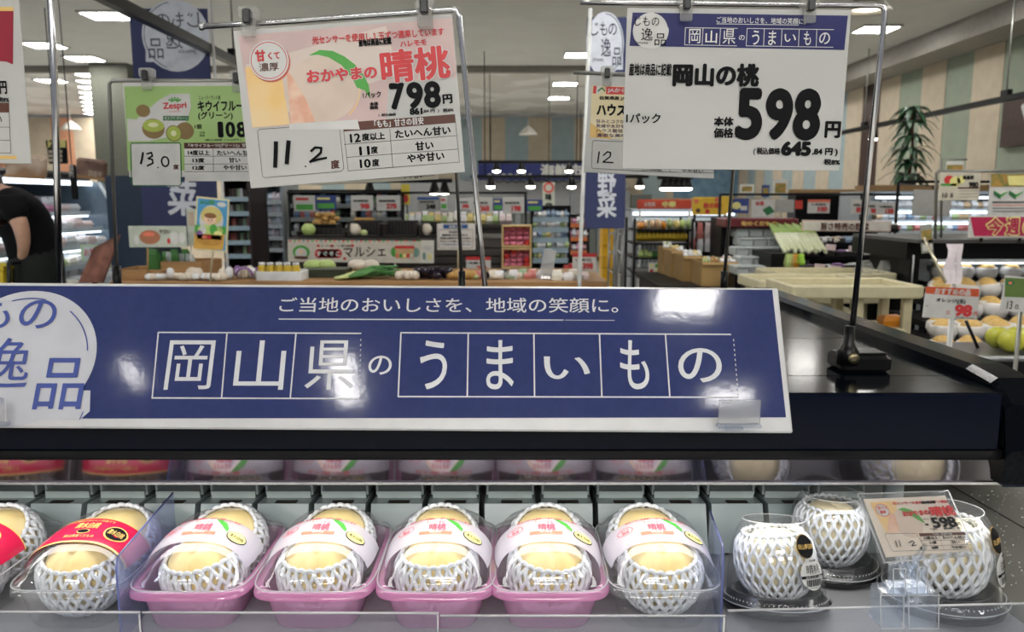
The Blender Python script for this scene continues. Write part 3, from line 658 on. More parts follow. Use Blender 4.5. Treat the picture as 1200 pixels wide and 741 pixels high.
C.txt('( 税込価格', 573, 626, 684, 627, 30, BK, .04); C.txt('645', 688, 614, 812, 616, 56, BK, .07, res=5); C.txt('.84 円 )', 816, 629, 922, 630, 32, BK, .05); C.txt('税8%', 864, 669, 932, 671, 24, BK, .04)
C.done()
g598 = thing('card_stand', 'chrome wire stand with black magnetic base carrying the 598 card', 'card stand', tuple(P(1010, 435, .965)))
a = P(735, 3, .94); b = P(1028, 6, .955); b2 = P(1037, 14, .955); c = P(997, 402, .965)
rod('wire_frame', [P(680, 2, .94), a, b, P(1035, 8, .955), b2, c], .0035, g598)
q = P(1010, 428, .965)
mb = MB(); mb.rbox((q.x, q.y + .01, ZD + .0105), (.062, .05, .021), .004); mb.build('magnet_base', BLKP, g598)
mb = MB(); mb.rbox((q.x + .004, q.y + .01, ZD + .0225), (.046, .036, .003), .001); mb.build('base_cap', BLKP, g598)
q = P(994, 412, .96); mb = MB(); mb.lathe([(.013, -.016), (.013, .0), (.009, .006), (.0065, .01), (.006, .032)], 16, c=(q.x, q.y, q.z)); mb.build('socket', BLKP, g598)
mb = MB(); mb.lathe([(.007, 0), (.007, .003), (.002, .0035)], 14, T=Matrix.Translation((q.x + .001, q.y - .013, q.z - .006)) @ Matrix.Rotation(pi / 2, 4, 'X')); mb.build('screw', mat('brass_screw', (.35, .30, .18), .3, .9), g598)
card_clip('clear clip holding the top of the 598 card, left one', 803, 8, .93); card_clip('clear clip holding the top of the 598 card, right one', 947, 10, .93)

# --- the 798 card
C = Card('price_card', 'large tilted white price card reading 798 with a peach picture', 'price card', (273, 36), (530, 16), (299, 220.5), .93, .925, m=mat('glossy_card'))
C.zoom(270, 0, 988 / 300)
C.poly([(30, 138), (856, 68), (873, 300), (612, 320), (600, 470), (85, 494)], PKBG, .5)
C.poly([(60, 250), (600, 100), (640, 250), (600, 300), (90, 480)], mat('pale_print_pink', (.66, .55, .49), .5, c2=(.66, .58, .52), sc=9), .8)
C.poly([(58, 262), (120, 250), (190, 245), (230, 480), (85, 493)], PCH2, 1)
C.ell(352, 345, 138, 118, PCH1, 1.2, ang=5, n=40)
C.poly([(196, 240), (220, 300), (233, 480), (330, 470), (290, 380), (240, 300)], PCH3, 1.6)
C.ring(352, 345, 140, 128, 5, PCH2, 1.8, a0=-50, a1=100)
C.poly([(228, 478), (490, 462), (500, 500), (228, 500)], W, 1.7)
C.poly([(303, 214), (345, 193), (395, 197), (440, 218), (482, 250), (515, 290), (535, 330), (541, 384), (520, 350), (488, 338), (470, 300), (430, 252), (380, 222), (340, 212)], LEAF, 2, 'printed_leaf')
C.ell(155, 240, 73, 72, mat('badge_shadow', (.55, .12, .08), .5), 2, 'round_badge'); C.ell(150, 234, 72, 71, W, 2.5, 'round_badge'); C.ring(150, 234, 65, 64, 2.5, RED, 3, 'round_badge')
C.txt('甘', 97, 218, 137, 215, 42, RED, .04, 'round_badge', 4); C.txt('くて', 146, 217, 192, 214, 26, RED, .04, 'round_badge', 4); C.txt('濃厚', 112, 262, 188, 257, 30, BRN, .01, 'round_badge', 4)
C.txt('光センサーを使用し１玉ずつ選果しています', 316, 157, 824, 122, 28, RED, .03); C.txt('産地は商品に記載', 495, 168, 622, 157, 26, BK, .06, L=4); C.txt('ハレモモ', 655, 172, 757, 163, 20, RED, .04)
C.txt('おかやまの', 292, 297, 570, 278, 50, W, .10, L=3.2); C.txt('おかやまの', 295, 297, 567, 278, 46, RED, .05, L=4); C.txt('晴桃', 575, 262, 852, 238, 124, W, .07, L=3.2, res=5); C.txt('晴桃', 580, 262, 847, 238, 118, RED, .035, L=4, res=5)
C.txt('1パック', 512, 370, 582, 364, 22, BK, .03, L=4); C.txt('本体', 538, 403, 572, 400, 14, BK, .05); C.txt('価格', 538, 417, 572, 414, 14, BK, .04)
[C.txt(ch_, a_, y_, b_, y_ - 2.6, 96, BK, .05, res=6) for ch_, a_, b_, y_ in (('7', 614, 674, 374), ('9', 680, 744, 370.5), ('8', 747, 812, 367))]; C.txt('円', 819, 384, 857, 381, 34, BK, .05)
C.txt('(  税込価格', 572, 446, 640, 442, 12, BK, .03); C.txt('861', 692, 432, 742, 429, 24, BK, .06); C.txt('.84 円  )', 744, 431, 806, 428, 15, BK, .03); C.txt('税8%', 820, 427, 862, 424, 14, BK, .03)
C.line(((112, 500), (408, 478), (420, 482), (438, 650), (428, 662), (134, 686), (124, 680), (105, 508)), 2, GREY, 1.5, 'table_lines', True)
C.poly([(434, 474), (866, 441), (868, 474), (438, 508)], BRN, 1, 'table_header'); C.txt('「もも」甘さの目安', 556, 480, 746, 466, 27, W, .03)
for seg in (((434, 475), (455, 660)), ((866, 442), (884, 626)), ((455, 660), (884, 626)), ((440, 558), (874, 524)), ((448, 608), (879, 576)), ((615, 498), (627, 646))): C.line(seg, 2, GREY, 1.5, 'table_lines')
for b_, x0, y0, x1, y1, h in (('12', 462, 535, 503, 531, 32), ('度以上', 508, 530, 597, 524, 27), ('11', 498, 584, 538, 581, 32), ('度', 543, 580, 570, 578, 27), ('10', 500, 633, 542, 630, 32), ('度', 547, 629, 575, 627, 27), ('たいへん甘い', 636, 519, 850, 502, 32), ('甘い', 714, 566, 784, 560, 32), ('やや甘い', 682, 613, 826, 601, 32)): C.txt(b_, x0, y0, x1, y1, h, BK, .035)
C.txt('度', 388, 636, 422, 633, 32, BRN, .04)
C.line(((177, 550), (176, 590), (174, 644)), 15, BK, 4, 'handwriting'); C.line(((226, 547), (222, 590), (219, 630)), 16, BK, 4, 'handwriting')
C.line(((312, 584), (328, 570), (352, 572), (350, 590), (330, 608), (308, 626)), 9, BK, 4, 'handwriting'); C.line(((310, 624), (340, 616), (372, 610)), 8, BK, 4, 'handwriting'); C.ell(291, 643, 3, 3, BK, 4, 'handwriting')
C.done()
g = thing('card_stand', 'chrome wire stand leaning right that carries the 798 card', 'card stand', tuple(P(569, 332, .99)))
rod('wire_frame', [P(237, 31, .935), P(320, 26, .935), P(528, 11, .93), P(535, 12, .93), P(538, 20, .93), P(568, 331, .985), P(577, 430, 1.02)], .0034, g)
mb = MB(); q = P(578, 432, 1.02); mb.rbox((q.x, 1.03, ZD + .0105), (.062, .05, .021), .004); mb.build('magnet_base', BLKP, g)
rod('rod_tip', [P(234, 31, .935), P(239, 31, .935)], .0045, g)
card_clip('clear clip gripping the upper left corner of the 798 card', 293, 24, .925, 1.15); card_clip('clear clip gripping the top right of the 798 card', 498, 12, .92, 1.15)
# cream card behind the 798 card and its stand
C = Card('price_card', 'cream card mostly hidden behind the 798 card, only its lower edge showing', 'price card', (352, 120), (508, 112), (360, 218), 1.25, m=CR); C.zoom(270, 0, 988 / 300)
C.line(((340, 700), (490, 696), (505, 690)), 2, GREY, 1.5, 'table_lines'); C.line(((518, 692), (784, 678), (784, 660)), 2, GREY, 1.5, 'table_lines'); C.txt('12度', 548, 688, 592, 685, 12, GREY); C.txt('やや甘い', 664, 680, 748, 674, 24, BK, .02)
C.done()
g = thing('card_stand', 'grey wire stand with black foot left of the leaning chrome stand', 'card stand', tuple(P(541, 331, 1.6)))
rod('wire_frame', [P(352, 116, 1.27), P(530, 108, 1.27), P(541, 320, 1.3)], .003, g, mat('dull_steel')); 
MB().tube([P(541, 318, 1.3), P(542, 392, 1.32)], .006, 10).build('foot', BLKP, g); MB().rbox((P(542, 392, 1.32).x, 1.32, ZD + .012), (.05, .05, .024), .004).build('magnet_base', BLKP, g)

# --- left edge card
C = Card('price_card', 'white card cut off by the left edge with crimson picture and gold bands', 'price card', (-150, -2), (22, 0), (-147, 190), .97, m=mat('glossy_card')); C.zoom(0, 0, 3.7)
C.poly([(-400, 30), (59, 30), (59, 48), (-400, 48)], GOLD, 1); C.poly([(-400, 48), (59, 48), (57, 280), (30, 268), (-400, 230)], mat('crimson_print', (.30, .008, .03), .4), 1.2)
C.txt('円', 0, 380, 32, 380, 44, BK, .04); C.txt('税8%', -8, 432, 42, 433, 18, BK, .03); C.poly([(-400, 446), (40, 446), (41, 488), (-400, 488)], BRN, 1)
for seg in (((-300, 548), (44, 552)), ((-300, 605), (46, 609)), ((-300, 660), (48, 664)), ((41, 488), (48, 664))): C.line(seg, 2, GREY, 1.5, 'table_lines')
C.txt('やや甘い', -90, 518, 10, 518, 30, BK, .03); C.poly([(-400, 672), (73, 676), (73, 690), (-400, 686)], GOLD, 1); C.done()
g = thing('card_stand', 'upright chrome rod at the left that carries the crimson card', 'card stand', tuple(P(70, 340, 1.0)))
rod('wire_frame', [P(-200, -30, .98), P(52, -34, .98), P(58, -28, .98), P(64, 100, .98), P(72, 420, 1.02)], .0042, g); MB().rbox((P(72, 420, 1.03).x, 1.03, ZD + .0105), (.06, .05, .021), .004).build('magnet_base', BLKP, g)

# --- kiwi card (the mascot of the original is left out)
KG = mat('kiwi_card_green', (.34, .52, .17), .5, c2=(.38, .56, .22), sc=6); KB = mat('kiwi_skin_print', (.26, .17, .06), .5); KF = mat('kiwi_flesh_print', (.40, .50, .08), .5); KC = mat('kiwi_core_print', (.72, .74, .42), .5)
Yk = 1.66
C = Card('price_card', 'green bordered kiwi fruit price card reading 108, behind the tilted peach card', 'price card', (143, 97), (322, 96), (147, 208), Yk, m=W, th=.003); C.zoom(0, 0, 4)
C.poly([(583, 405), (1262, 402), (1275, 800), (600, 800)], KG, 1)
C.poly([(596, 556), (640, 560), (745, 470), (800, 440), (890, 440), (896, 500), (880, 560), (800, 640), (700, 662), (600, 662)], W, 1.6)
C.txt('Zespri', 766, 502, 876, 496, 34, RED, .03, L=4)
for k in range(5): a_ = R(40 + 25 * k); C.line(((820 + 14 * math.cos(a_), 482 - 10 * math.sin(a_)), (820 + 36 * math.cos(a_), 484 - 26 * math.sin(a_))), 7, LEAF, 3)
C.txt('KIWIFRUIT', 795, 524, 848, 524, 6, RED, 0, L=4)
C.poly([(766, 544), (886, 544), (884, 566), (765, 566)], mat('dark_green_ink', (.02, .16, .05), .5), 2); C.txt('ゼスプリ グリーン', 772, 555, 880, 555, 14, W, .02, L=4)
C.ell(868, 614, 38, 36, KB, 2); C.ell(720, 604, 48, 42, KB, 2); C.ell(720, 590, 46, 26, KF, 2.5); C.ell(720, 586, 22, 10, KC, 3.5); C.ell(816, 626, 34, 34, KB, 3); C.ell(816, 626, 30, 30, KF, 3.5); C.ell(816, 626, 12, 12, KC, 4.5)
C.ell(672, 520, 30, 26, KB, 2)
C.txt('ニュージーランド産', 932, 458, 1034, 458, 18, BK, .02); C.txt('キウイフルー', 928, 498, 1140, 496, 44, BK, .04); C.txt('(グリーン)', 930, 544, 1092, 543, 36, BK, .03)
C.txt('1個', 914, 594, 946, 594, 20, BK, .02); C.txt('本体', 936, 622, 962, 622, 10, BK); C.txt('価格', 936, 636, 962, 636, 10, BK); [C.txt(ch_, a_, 608, b_, 608, 66, BK, .045, res=5) for ch_, a_, b_ in (('1', 1022, 1048), ('0', 1058, 1104), ('8', 1110, 1156))]; C.txt('(税込価格 116.64円 )', 962, 658, 1130, 656, 11, BK, .02)
C.line(((618, 672), (840, 670), (848, 680), (852, 860), (842, 872), (626, 870), (618, 860), (614, 680)), 4, mat('dark_green_ink'), 3, 'table_lines', True); C.poly([(616, 674), (844, 674), (848, 868), (624, 868)], W, 2)
C.poly([(864, 672), (1250, 670), (1256, 850), (868, 850)], W, 2); C.poly([(864, 670), (1250, 668), (1250, 695), (865, 697)], BRN, 3); C.txt('「キウイフルーツ(グリーン)」甘さの目安', 886, 684, 1230, 682, 17, W, .03, L=4.5)
for seg in (((866, 733), (1250, 732)), ((866, 770), (1250, 769)), ((868, 805), (1252, 804)), ((1000, 697), (1002, 804))): C.line(seg, 2, GREY, 3, 'table_lines')
for b_, x0, y0, x1, h in (('14度以上', 882, 716, 984, 22), ('13度', 904, 752, 960, 20), ('12度', 904, 787, 960, 20), ('たいへん甘い', 1018, 717, 1196, 22), ('甘い', 1074, 751, 1128, 22), ('やや甘い', 1048, 786, 1158, 22)): C.txt(b_, x0, y0, x1, y0, h, BK, .035, L=4)
C.txt('度', 814, 783, 840, 783, 22, BRN, .04, L=4)
C.line(((672, 716), (668, 745), (662, 768)), 9, BK, 4, 'handwriting'); C.line(((690, 722), (712, 716), (716, 732), (696, 744), (716, 748), (718, 766), (692, 778)), 7, BK, 4, 'handwriting'); C.ring(776, 758, 15, 20, 7, BK, 4, 'handwriting'); C.ell(742, 786, 3, 3, BK, 4, 'handwriting')
C.done()
g = thing('card_stand', 'thin grey wire stand of the green kiwi card', 'card stand', tuple(P(137, 350, 1.68)))
rod('wire_frame', [P(330, 95, Yk + .01), P(131, 94.5, Yk + .01), P(128, 99, Yk + .01), P(137, 322, 1.68)], .0042, g, mat('dull_steel')); MB().tube([P(137, 312, 1.68), P(138, 352, 1.68)], .009, 10).build('foot', BLKP, g); MB().rbox((P(138, 348, 1.68).x, 1.68, ZD + .015), (.07, .06, .03), .004).build('magnet_base', BLKP, g)
card_clip('milky clip on the left top of the green kiwi card', 173, 91, Yk, 1.5); card_clip('milky clip on the kiwi card beside the tilted peach card', 279, 94, Yk, 1.5)

# --- card behind the 598 card
C = Card('price_card', 'cream price card with twelve handwritten, half hidden behind the 598 card', 'price card', (691, 88), (846, 96), (685, 202), 1.45, m=mat('glossy_card'), th=.002); C.zoom(560, 0, 988 / 300)
C.poly([(440, 330), (700, 338), (700, 545), (432, 530)], mat('yellow_picture', (.70, .60, .36), .5, c2=(.76, .70, .50), sc=9), 1); C.poly([(446, 332), (476, 333), (474, 362), (444, 361)], W, 2); C.poly([(446, 332), (458, 332), (456, 361), (444, 361)], RED, 2.5); C.poly([(495, 335), (700, 340), (700, 367), (494, 364)], RED, 2)
C.line(((464, 352), (478, 340), (490, 352)), 5, mat('dark_green_ink'), 3)
C.txt('JAからつ', 500, 350, 600, 352, 18, W, .03, L=4); C.txt('佐賀県産 JA', 468, 379, 570, 381, 16, BK, .03); C.txt('ハウスみかん', 458, 424, 690, 430, 44, BK, .06)
for k, b_ in enumerate(('甘みとコクが増した', '気候や水分をじっく', 'ハウス栽培だから', '濃密な美味しさ')): C.txt(b_, 456, 468 + 18 * k, 620, 471 + 18 * k, 14, mat('purple_ink', (.06, .02, .10), .5), .02)
C.poly([(434, 472), (470, 500), (520, 538), (432, 530)], GOLD, 1.5)
C.line(((446, 543), (700, 552), (700, 655), (618, 660), (442, 650), (438, 640), (442, 550)), 2, GREY, 2, 'table_lines', True)
C.line(((468, 586), (462, 630)), 5, BK, 4, 'handwriting'); C.line(((484, 600), (500, 586), (512, 590), (510, 605), (482, 626), (522, 628)), 5, BK, 4, 'handwriting')
C.line(((636, 644), (910, 655), (912, 668), (634, 662)), 2, GREY, 2, 'table_lines', True); C.line(((742, 650), (741, 666)), 2, GREY, 2, 'table_lines'); C.txt('10度', 668, 654, 712, 656, 12, BK); C.txt('やや甘い', 786, 658, 870, 660, 14, BK, .02)
C.done()
g = thing('card_stand', 'thin wire stand of the cream card behind the 598 card, black foot', 'card stand', tuple(P(848, 350, 1.68)))
rod('wire_frame', [P(672, 85, 1.47), P(852, 92, 1.47), P(868, 96, 1.47), P(849, 322, 1.67)], .0036, g, mat('dull_steel')); MB().tube([P(849, 318, 1.67), P(848, 352, 1.68)], .008, 10).build('foot', BLKP, g); MB().rbox((P(848, 352, 1.68).x, 1.68, ZD + .0125), (.06, .05, .025), .004).build('magnet_base', BLKP, g)
card_clip('small clip on the top of the half hidden cream card', 711, 88, 1.45, 1.2)

# --- small card in front of the domes
C = Card('price_card', 'small tilted peach price card reading 598 in a clear holder', 'price card', (1012, 585), (1108, 581), (1044, 653), .770, .735, ZR=.812, m=mat('cream_card', (.80, .70, .60), .35)); C.zoom(1000, 560, 4.095)
C.poly([(78, 120), (205, 110), (215, 262), (155, 266)], PCH2, 1); C.ell(262, 218, 78, 62, PCH1, 1.2, ang=0); C.poly([(170, 170), (196, 175), (222, 265), (160, 268)], PCH3, 1.6)
C.poly([(212, 152), (240, 145), (280, 158), (310, 180), (345, 222), (310, 205), (270, 180)], LEAF, 2, 'printed_leaf')
C.ell(137, 158, 37, 28, W, 2, 'round_badge'); C.ring(137, 158, 35, 26, 2.5, RED, 3, 'round_badge'); C.txt('甘くて', 110, 148, 160, 147, 15, RED, .03, 'round_badge', 4); C.txt('濃厚', 122, 168, 152, 167, 13, RED, .03, 'round_badge', 4)
C.txt('光センサーを使用し１玉ずつ選果', 184, 126, 448, 116, 14, RED, .04); C.txt('産地は商品に記載', 320, 122, 386, 119, 14, BK, .07, L=4.5); C.txt('おかやまの', 232, 176, 358, 168, 24, RED, .06, L=4); C.txt('晴桃', 362, 166, 482, 158, 46, RED, .05, L=4)
C.txt('1パック', 330, 202, 356, 201, 8, BK, .03, L=4); C.txt('本体価格', 338, 228, 356, 227, 10, BK, .04, L=4); C.txt('598', 372, 219, 488, 213, 46, BK, .045, L=4, res=5); C.txt('円', 494, 226, 512, 225, 18, BK, .05)
C.txt('税込価格', 364, 248, 400, 247, 7, BK, .02); C.txt('645.84円', 430, 246, 480, 244, 10, BK, .05); C.txt('税8%', 494, 244, 518, 243, 8, BK, .02)
C.poly([(312, 268), (532, 262), (540, 275), (318, 283)], BRN, 1.5, 'table_header'); C.txt('「もも」甘さの目安', 378, 274, 470, 271, 9, W, .04)
for seg in (((318, 283), (348, 350)), ((348, 350), (572, 344)), ((540, 275), (572, 344)), ((322, 304), (552, 298)), ((334, 328), (562, 322)), ((410, 280), (432, 347))): C.line(seg, 1.6, GREY, 1.5, 'table_lines')
C.line(((152, 270), (300, 268), (342, 342), (338, 350), (190, 354), (182, 346), (150, 278)), 1.8, GREY, 1.5, 'table_lines', True)
for b_, x0, y0, x1, h in (('12度以上', 334, 292, 402, 14), ('11度', 362, 314, 396, 13), ('10度', 372, 338, 406, 13), ('たいへん甘い', 424, 289, 534, 14), ('甘い', 468, 312, 508, 13), ('やや甘い', 466, 336, 536, 13)): C.txt(b_, x0, y0, x1, y0 - 2, h, BK, .04)
C.txt('度', 316, 341, 330, 341, 13, BK, .04)
C.line(((198, 306), (206, 334)), 5, BK, 4, 'handwriting'); C.line(((215, 304), (222, 332)), 5, BK, 4, 'handwriting'); C.line(((262, 314), (278, 306), (288, 312), (276, 330), (296, 326)), 4, BK, 4, 'handwriting')
C.done()
q = C.o
hold = thing('card_holder', 'clear plastic holder and block clip of the small price card, on the acrylic guard', 'card holder', tuple(P(1066, 700, .735)))
CLR = mat('holder_plastic', (.85, .90, .98), .06, kind='film', a=.035); CLR2 = mat('holder_block', (.82, .88, .98), .08, kind='film', a=.13, tint=(.93, .96, 1))
mb = MB(); m2 = MB(); w2, h2 = C.w / 2 + .006, C.h / 2 + .005; mb.rbox((-.001, 0, .0022), (w2 * 2, h2 * 2, .0012), .0005, T=C.T); mb.rbox((-.001, 0, -.0024), (w2 * 2, h2 * 2, .0012), .0005, T=C.T); mb.build('card_pocket', CLR, hold)
for a_, b_ in (((-w2, h2), (w2, h2)), ((-w2, -h2), (w2, -h2)), ((-w2, -h2), (-w2, h2)), ((w2, -h2), (w2, h2))): m2.tube([C.T @ Vector((a_[0], a_[1], .001)), C.T @ Vector((b_[0], b_[1], .001))], .0008, 6)
m2.build('pocket_edge', mat('clear_edge_shine'), hold)
def hb(name, x0, y0, x1, y1, Y, d, m_=CLR2, r_=.0018):
    a_ = P(x0, y1, Y); b_ = P(x1, y0, Y); MB().rbox(((a_.x + b_.x) / 2, Y + d / 2, (a_.z + b_.z) / 2), (b_.x - a_.x, d, b_.z - a_.z), r_).build(name, m_, hold)
hb('clip_block', 1031, 697, 1060, 738, .715, .026); hb('clip_block', 1064, 697, 1101, 738, .715, .026); hb('clip_arm', 1046, 666, 1062, 700, .722, .014); hb('clip_arm', 1074, 664, 1088, 700, .722, .014); hb('hinge', 1062, 664, 1076, 684, .724, .012); hb('clip_bridge', 1044, 690, 1092, 700, .718, .02)
be = MB()
for x0, y0, x1, y1, Y in ((1031, 697, 1060, 738, .714), (1064, 697, 1101, 738, .714), (1046, 666, 1062, 700, .721), (1074, 664, 1088, 700, .721)):
    lp = [P(x0 + 1, y0 + 1, Y), P(x1 - 1, y0 + 1, Y), P(x1 - 1, y1 - 1, Y), P(x0 + 1, y1 - 1, Y), P(x0 + 1, y0 + 1, Y)]; be.tube(lp, .0007, 5)
be.build('block_edge', mat('clear_edge_shine'), hold)
mb = MB(); a_ = P(1064, 671, .728); mb.tube([a_, C.o - C.y * C.h * .35 - C.z * .003], .004, 10); mb.build('neck', CLR2, hold)

# ================================================================ THE STORE BEHIND THE CASE
WOOD = mat('crate_wood', (.36, .20, .08), .6, kind='wood', c2=(.30, .16, .06), sc=5); DKW = mat('dark_slats', (.035, .03, .028), .5); KRAFT = mat('kraft_cardboard', (.42, .27, .10), .7, c2=(.38, .24, .09), sc=6)
CTAB = mat('cream_table_plastic', (.62, .57, .38), .5); BLKM = mat('black_metal', (.007, .007, .008), .4, spec=.15); SHLAMP = mat('chiller_tube', (.85, .93, 1), .4, e=2.2)
PINKF = mat('pink_foam', (.85, .28, .40), .6); FOAMW = mat('white_foam', (.78, .80, .82), .6); LGREEN = mat('cabbage_green', (.42, .58, .16), .55, c2=(.55, .66, .28), sc=14); LEEKG = mat('leek_green', (.05, .19, .05), .45, c2=(.10, .27, .07), sc=30); LEEKW = mat('leek_pale', (.60, .68, .30), .45)
BAGF = mat('produce_bag', (.86, .9, .92), .12, kind='film', a=.25); ONI = mat('garlic_white', (.78, .72, .62), .5, c2=(.65, .55, .45), sc=30); POT = mat('potato_skin', (.55, .33, .10), .6, c2=(.46, .26, .08), sc=14); APP = mat('red_apple', (.55, .03, .03), .3); PURP = mat('purple_net', (.22, .10, .30), .5)
def cm(i):
    P_ = [(.75, .76, .78), (.72, .42, .45), (.80, .66, .66), (.60, .64, .68), (.62, .20, .18), (.42, .55, .25), (.75, .62, .25), (.30, .42, .60), (.70, .50, .30), (.82, .80, .70), (.15, .25, .45), (.60, .25, .40), (.85, .85, .88), (.30, .45, .28)]
    i %= len(P_); return mat('packet_%s' % ('white', 'pink', 'rose', 'silver', 'red', 'green', 'yellow', 'blue', 'orange', 'ivory', 'navy', 'magenta', 'snow', 'olive')[i], P_[i], .3)
ZC = Vector((0, 0, 0))
def solo(mb, name, m, label, cat, group=None, kind=None): o = mb.build(name, m); return tag(o, label, cat, group, kind)
def ppx(px, py, Y): return P(px, py, Y)
def pack_mesh(w, d, h, kind):
    b = MB()
    if kind == 'tray': b.loft([[(-w * .42, -d * .42, 0), (w * .42, -d * .42, 0), (w * .42, d * .42, 0), (-w * .42, d * .42, 0)], [(-w * .5, -d * .5, h * .5), (w * .5, -d * .5, h * .5), (w * .5, d * .5, h * .5), (-w * .5, d * .5, h * .5)], [(-w * .42, -d * .42, h), (w * .42, -d * .42, h * .9), (w * .40, d * .42, h), (-w * .42, d * .42, h * .9)]])
    elif kind == 'bag': b.loft([[(-w * .45, -d * .3, 0), (w * .45, -d * .3, 0), (w * .45, d * .3, 0), (-w * .45, d * .3, 0)], [(-w * .5, -d * .5, h * .4), (w * .5, -d * .5, h * .4), (w * .5, d * .5, h * .4), (-w * .5, d * .5, h * .4)], [(-w * .4, -d * .3, h * .85), (w * .4, -d * .3, h * .85), (w * .4, d * .3, h * .85), (-w * .4, d * .3, h * .85)], [(-w * .46, -d * .04, h), (w * .46, -d * .04, h), (w * .46, d * .04, h), (-w * .46, d * .04, h)]], smooth=False)
    elif kind == 'ball': b.blob((0, 0, h / 2), (w, d, h), 10, 7)
    else: b.rbox((0, 0, h / 2), (w, d, h), .01)
    return b
PKM = {}
def item(name, label, cat, group, x, y, z, w, d, h, kind, m, rz=0., tilt=0.):
    k = (kind, m.name)
    if k not in PKM:
        o = pack_mesh(1, 1, 1, kind).build(name, m, None, world=False); PKM[k] = o.data; bpy.data.objects.remove(o)
    o = bpy.data.objects.new(name, PKM[k]); COL.objects.link(o); o.location = (x, y, z); o.scale = (w, d, h); o.rotation_euler = (tilt, 0, rz); return tag(o, label, cat, group)
def row_px(name, label, cat, group, px0, px1, pyb, Y, n, hpx, kind, mats, d=.12, jit=.15, ov=1.0):
    a = P(px0, pyb, Y); b = P(px1, pyb, Y); w_ = (b.x - a.x) / n; k = Y / FPX
    for i in range(n): item(name, label, cat, group, a.x + w_ * (i + .5), Y + random.uniform(-.02, .02), a.z, w_ * .94 * ov, d, hpx * k * (1 + random.uniform(-jit, jit)), kind, random.choice(mats) if isinstance(mats, list) else mats, random.uniform(-.15, .15))
def counter(name, label, px0, px1, pyt, Y, d, m, cat='display stand', top=None):
    a = P(px0, pyt, Y); b = P(px1, pyt, Y); t = thing(name, label, cat, ((a.x + b.x) / 2, Y + d / 2, 0))
    MB().rbox(((a.x + b.x) / 2, Y + d / 2, a.z - .02), (b.x - a.x, d, .04), .005).build('top', top or m, t)
    MB().box(((a.x + b.x) / 2, Y + d / 2, (a.z - .04) / 2), (b.x - a.x - .06, d - .06, a.z - .04)).build('base', m, t); return t, a.z
BENCH_Z = P(400, 330, 4.5).z
def sign(name, label, x0, y0, x1, y1, Y, m=None, group=None, th=.004, leg=None, legm=None, cat='sign', sk=0):
    C = Card(name, label, cat, (x0, y0), (x1, y0 + sk), (x0, y1), Y, m=m or W, th=th, group=group)
    if leg is not None:
        lx = (x0 + x1) / 2 if leg is True else leg[0]; ly = leg[1] if leg is not True else 0
        pe = P(lx, ly or 331, Y + .01)
        if leg is True and Y > 5.4: pe.z = 0
        if leg is not True and ly > 460: pe.z = 0
        if 4.4 < Y < 5.4: pe.z = BENCH_Z
        MB().tube([P(lx, y1 - 4, Y + .01), pe], .005, 6).build('post', legm or W, C.root)
    return C
random.seed(21)

# ---- left wall chiller with meat packs
ch = thing('wall_chiller', 'long open white lit chiller of packed meat at the left', 'chiller', (-3.9, 5.1, 0))
CH = mat('chiller_grey', (.30, .34, .38), .35); SH = mat('chiller_shelf_white', (.62, .70, .76), .3); Y0, Y1 = 3.3, 6.8
MB().box((-4.35, (Y0 + Y1) / 2, .9), (.06, Y1 - Y0, 1.75)).build('back_panel', mat('chiller_back', (.10, .12, .14), .4), ch)
MB().rbox((-4.0, (Y0 + Y1) / 2, 1.70), (.82, Y1 - Y0, .08), .02).build('canopy', BLKM, ch)
MB().box((-3.60, (Y0 + Y1) / 2, 1.650), (.05, Y1 - Y0 - .05, .035)).build('canopy_lamp', SHLAMP, ch)
shz = ((1.415, -3.62, 2), (1.285, -3.52, 4), (1.155, -3.42, 4), (1.015, -3.34, 0), (.88, -3.18, 0))
for q, (z, xf, lampm) in enumerate(shz):
    MB().box(((-4.32 + xf) / 2, (Y0 + Y1) / 2, z - .012), (xf + 4.32, Y1 - Y0 - .06, .022)).build('shelf', SH, ch)
    MB().box((xf + .008, (Y0 + Y1) / 2, z - .012), (.014, Y1 - Y0 - .06, .036)).build('price_strip', SH, ch)
    if lampm: MB().box((xf - .02, (Y0 + Y1) / 2, z - .034), (.04, Y1 - Y0 - .08, .02)).build('shelf_lamp', SHLAMP, ch)
MB().box((-3.75, (Y0 + Y1) / 2, .42), (1.16, Y1 - Y0, .84)).build('base', CH, ch)
e_ = MB(); pr = [(-4.38, .1), (-3.12, .1), (-3.12, .86), (-3.26, 1.16), (-3.52, 1.66), (-4.38, 1.74)]
e_.loft([[(a, Y1, b) for a, b in pr], [(a, Y1 + .05, b) for a, b in pr]]); e_.build('end_panel', mat('chiller_end', (.16, .22, .28), .2), ch)
MB().tube([(a, Y1 - .02, b) for a, b in pr[2:5]], .014, 6).build('end_rail', SH, ch)
pk = [cm(1), cm(2), cm(0), cm(12), cm(11)]; pk2 = [cm(0), cm(3), cm(12), cm(2)]; pk3 = [cm(0), cm(3), cm(12), cm(9), cm(5)]
for q, (z, xf, _) in enumerate(shz):
    y = 3.9
    while y < 6.7:
        for r_ in range(2):
            item('meat_pack', ('pink meat pack on the top shelf of the left chiller', 'wrapped meat pack on the second shelf of the left chiller', 'wrapped meat pack on the third shelf of the left chiller', 'pale wrapped pack on the fourth shelf of the left chiller', 'pale pack on the bottom shelf of the left chiller')[q], 'food pack', 'packs on chiller shelf level %s' % ('one', 'two', 'three', 'four', 'five')[q],
                 xf - .09 - .17 * r_, y, z + (.035 if r_ else 0), .17, .125, random.uniform(.055, .08) + .035 * r_, 'tray', random.choice((pk, pk2, pk2, pk3, pk3)[q]), random.uniform(-.2, .2))
        y += .15
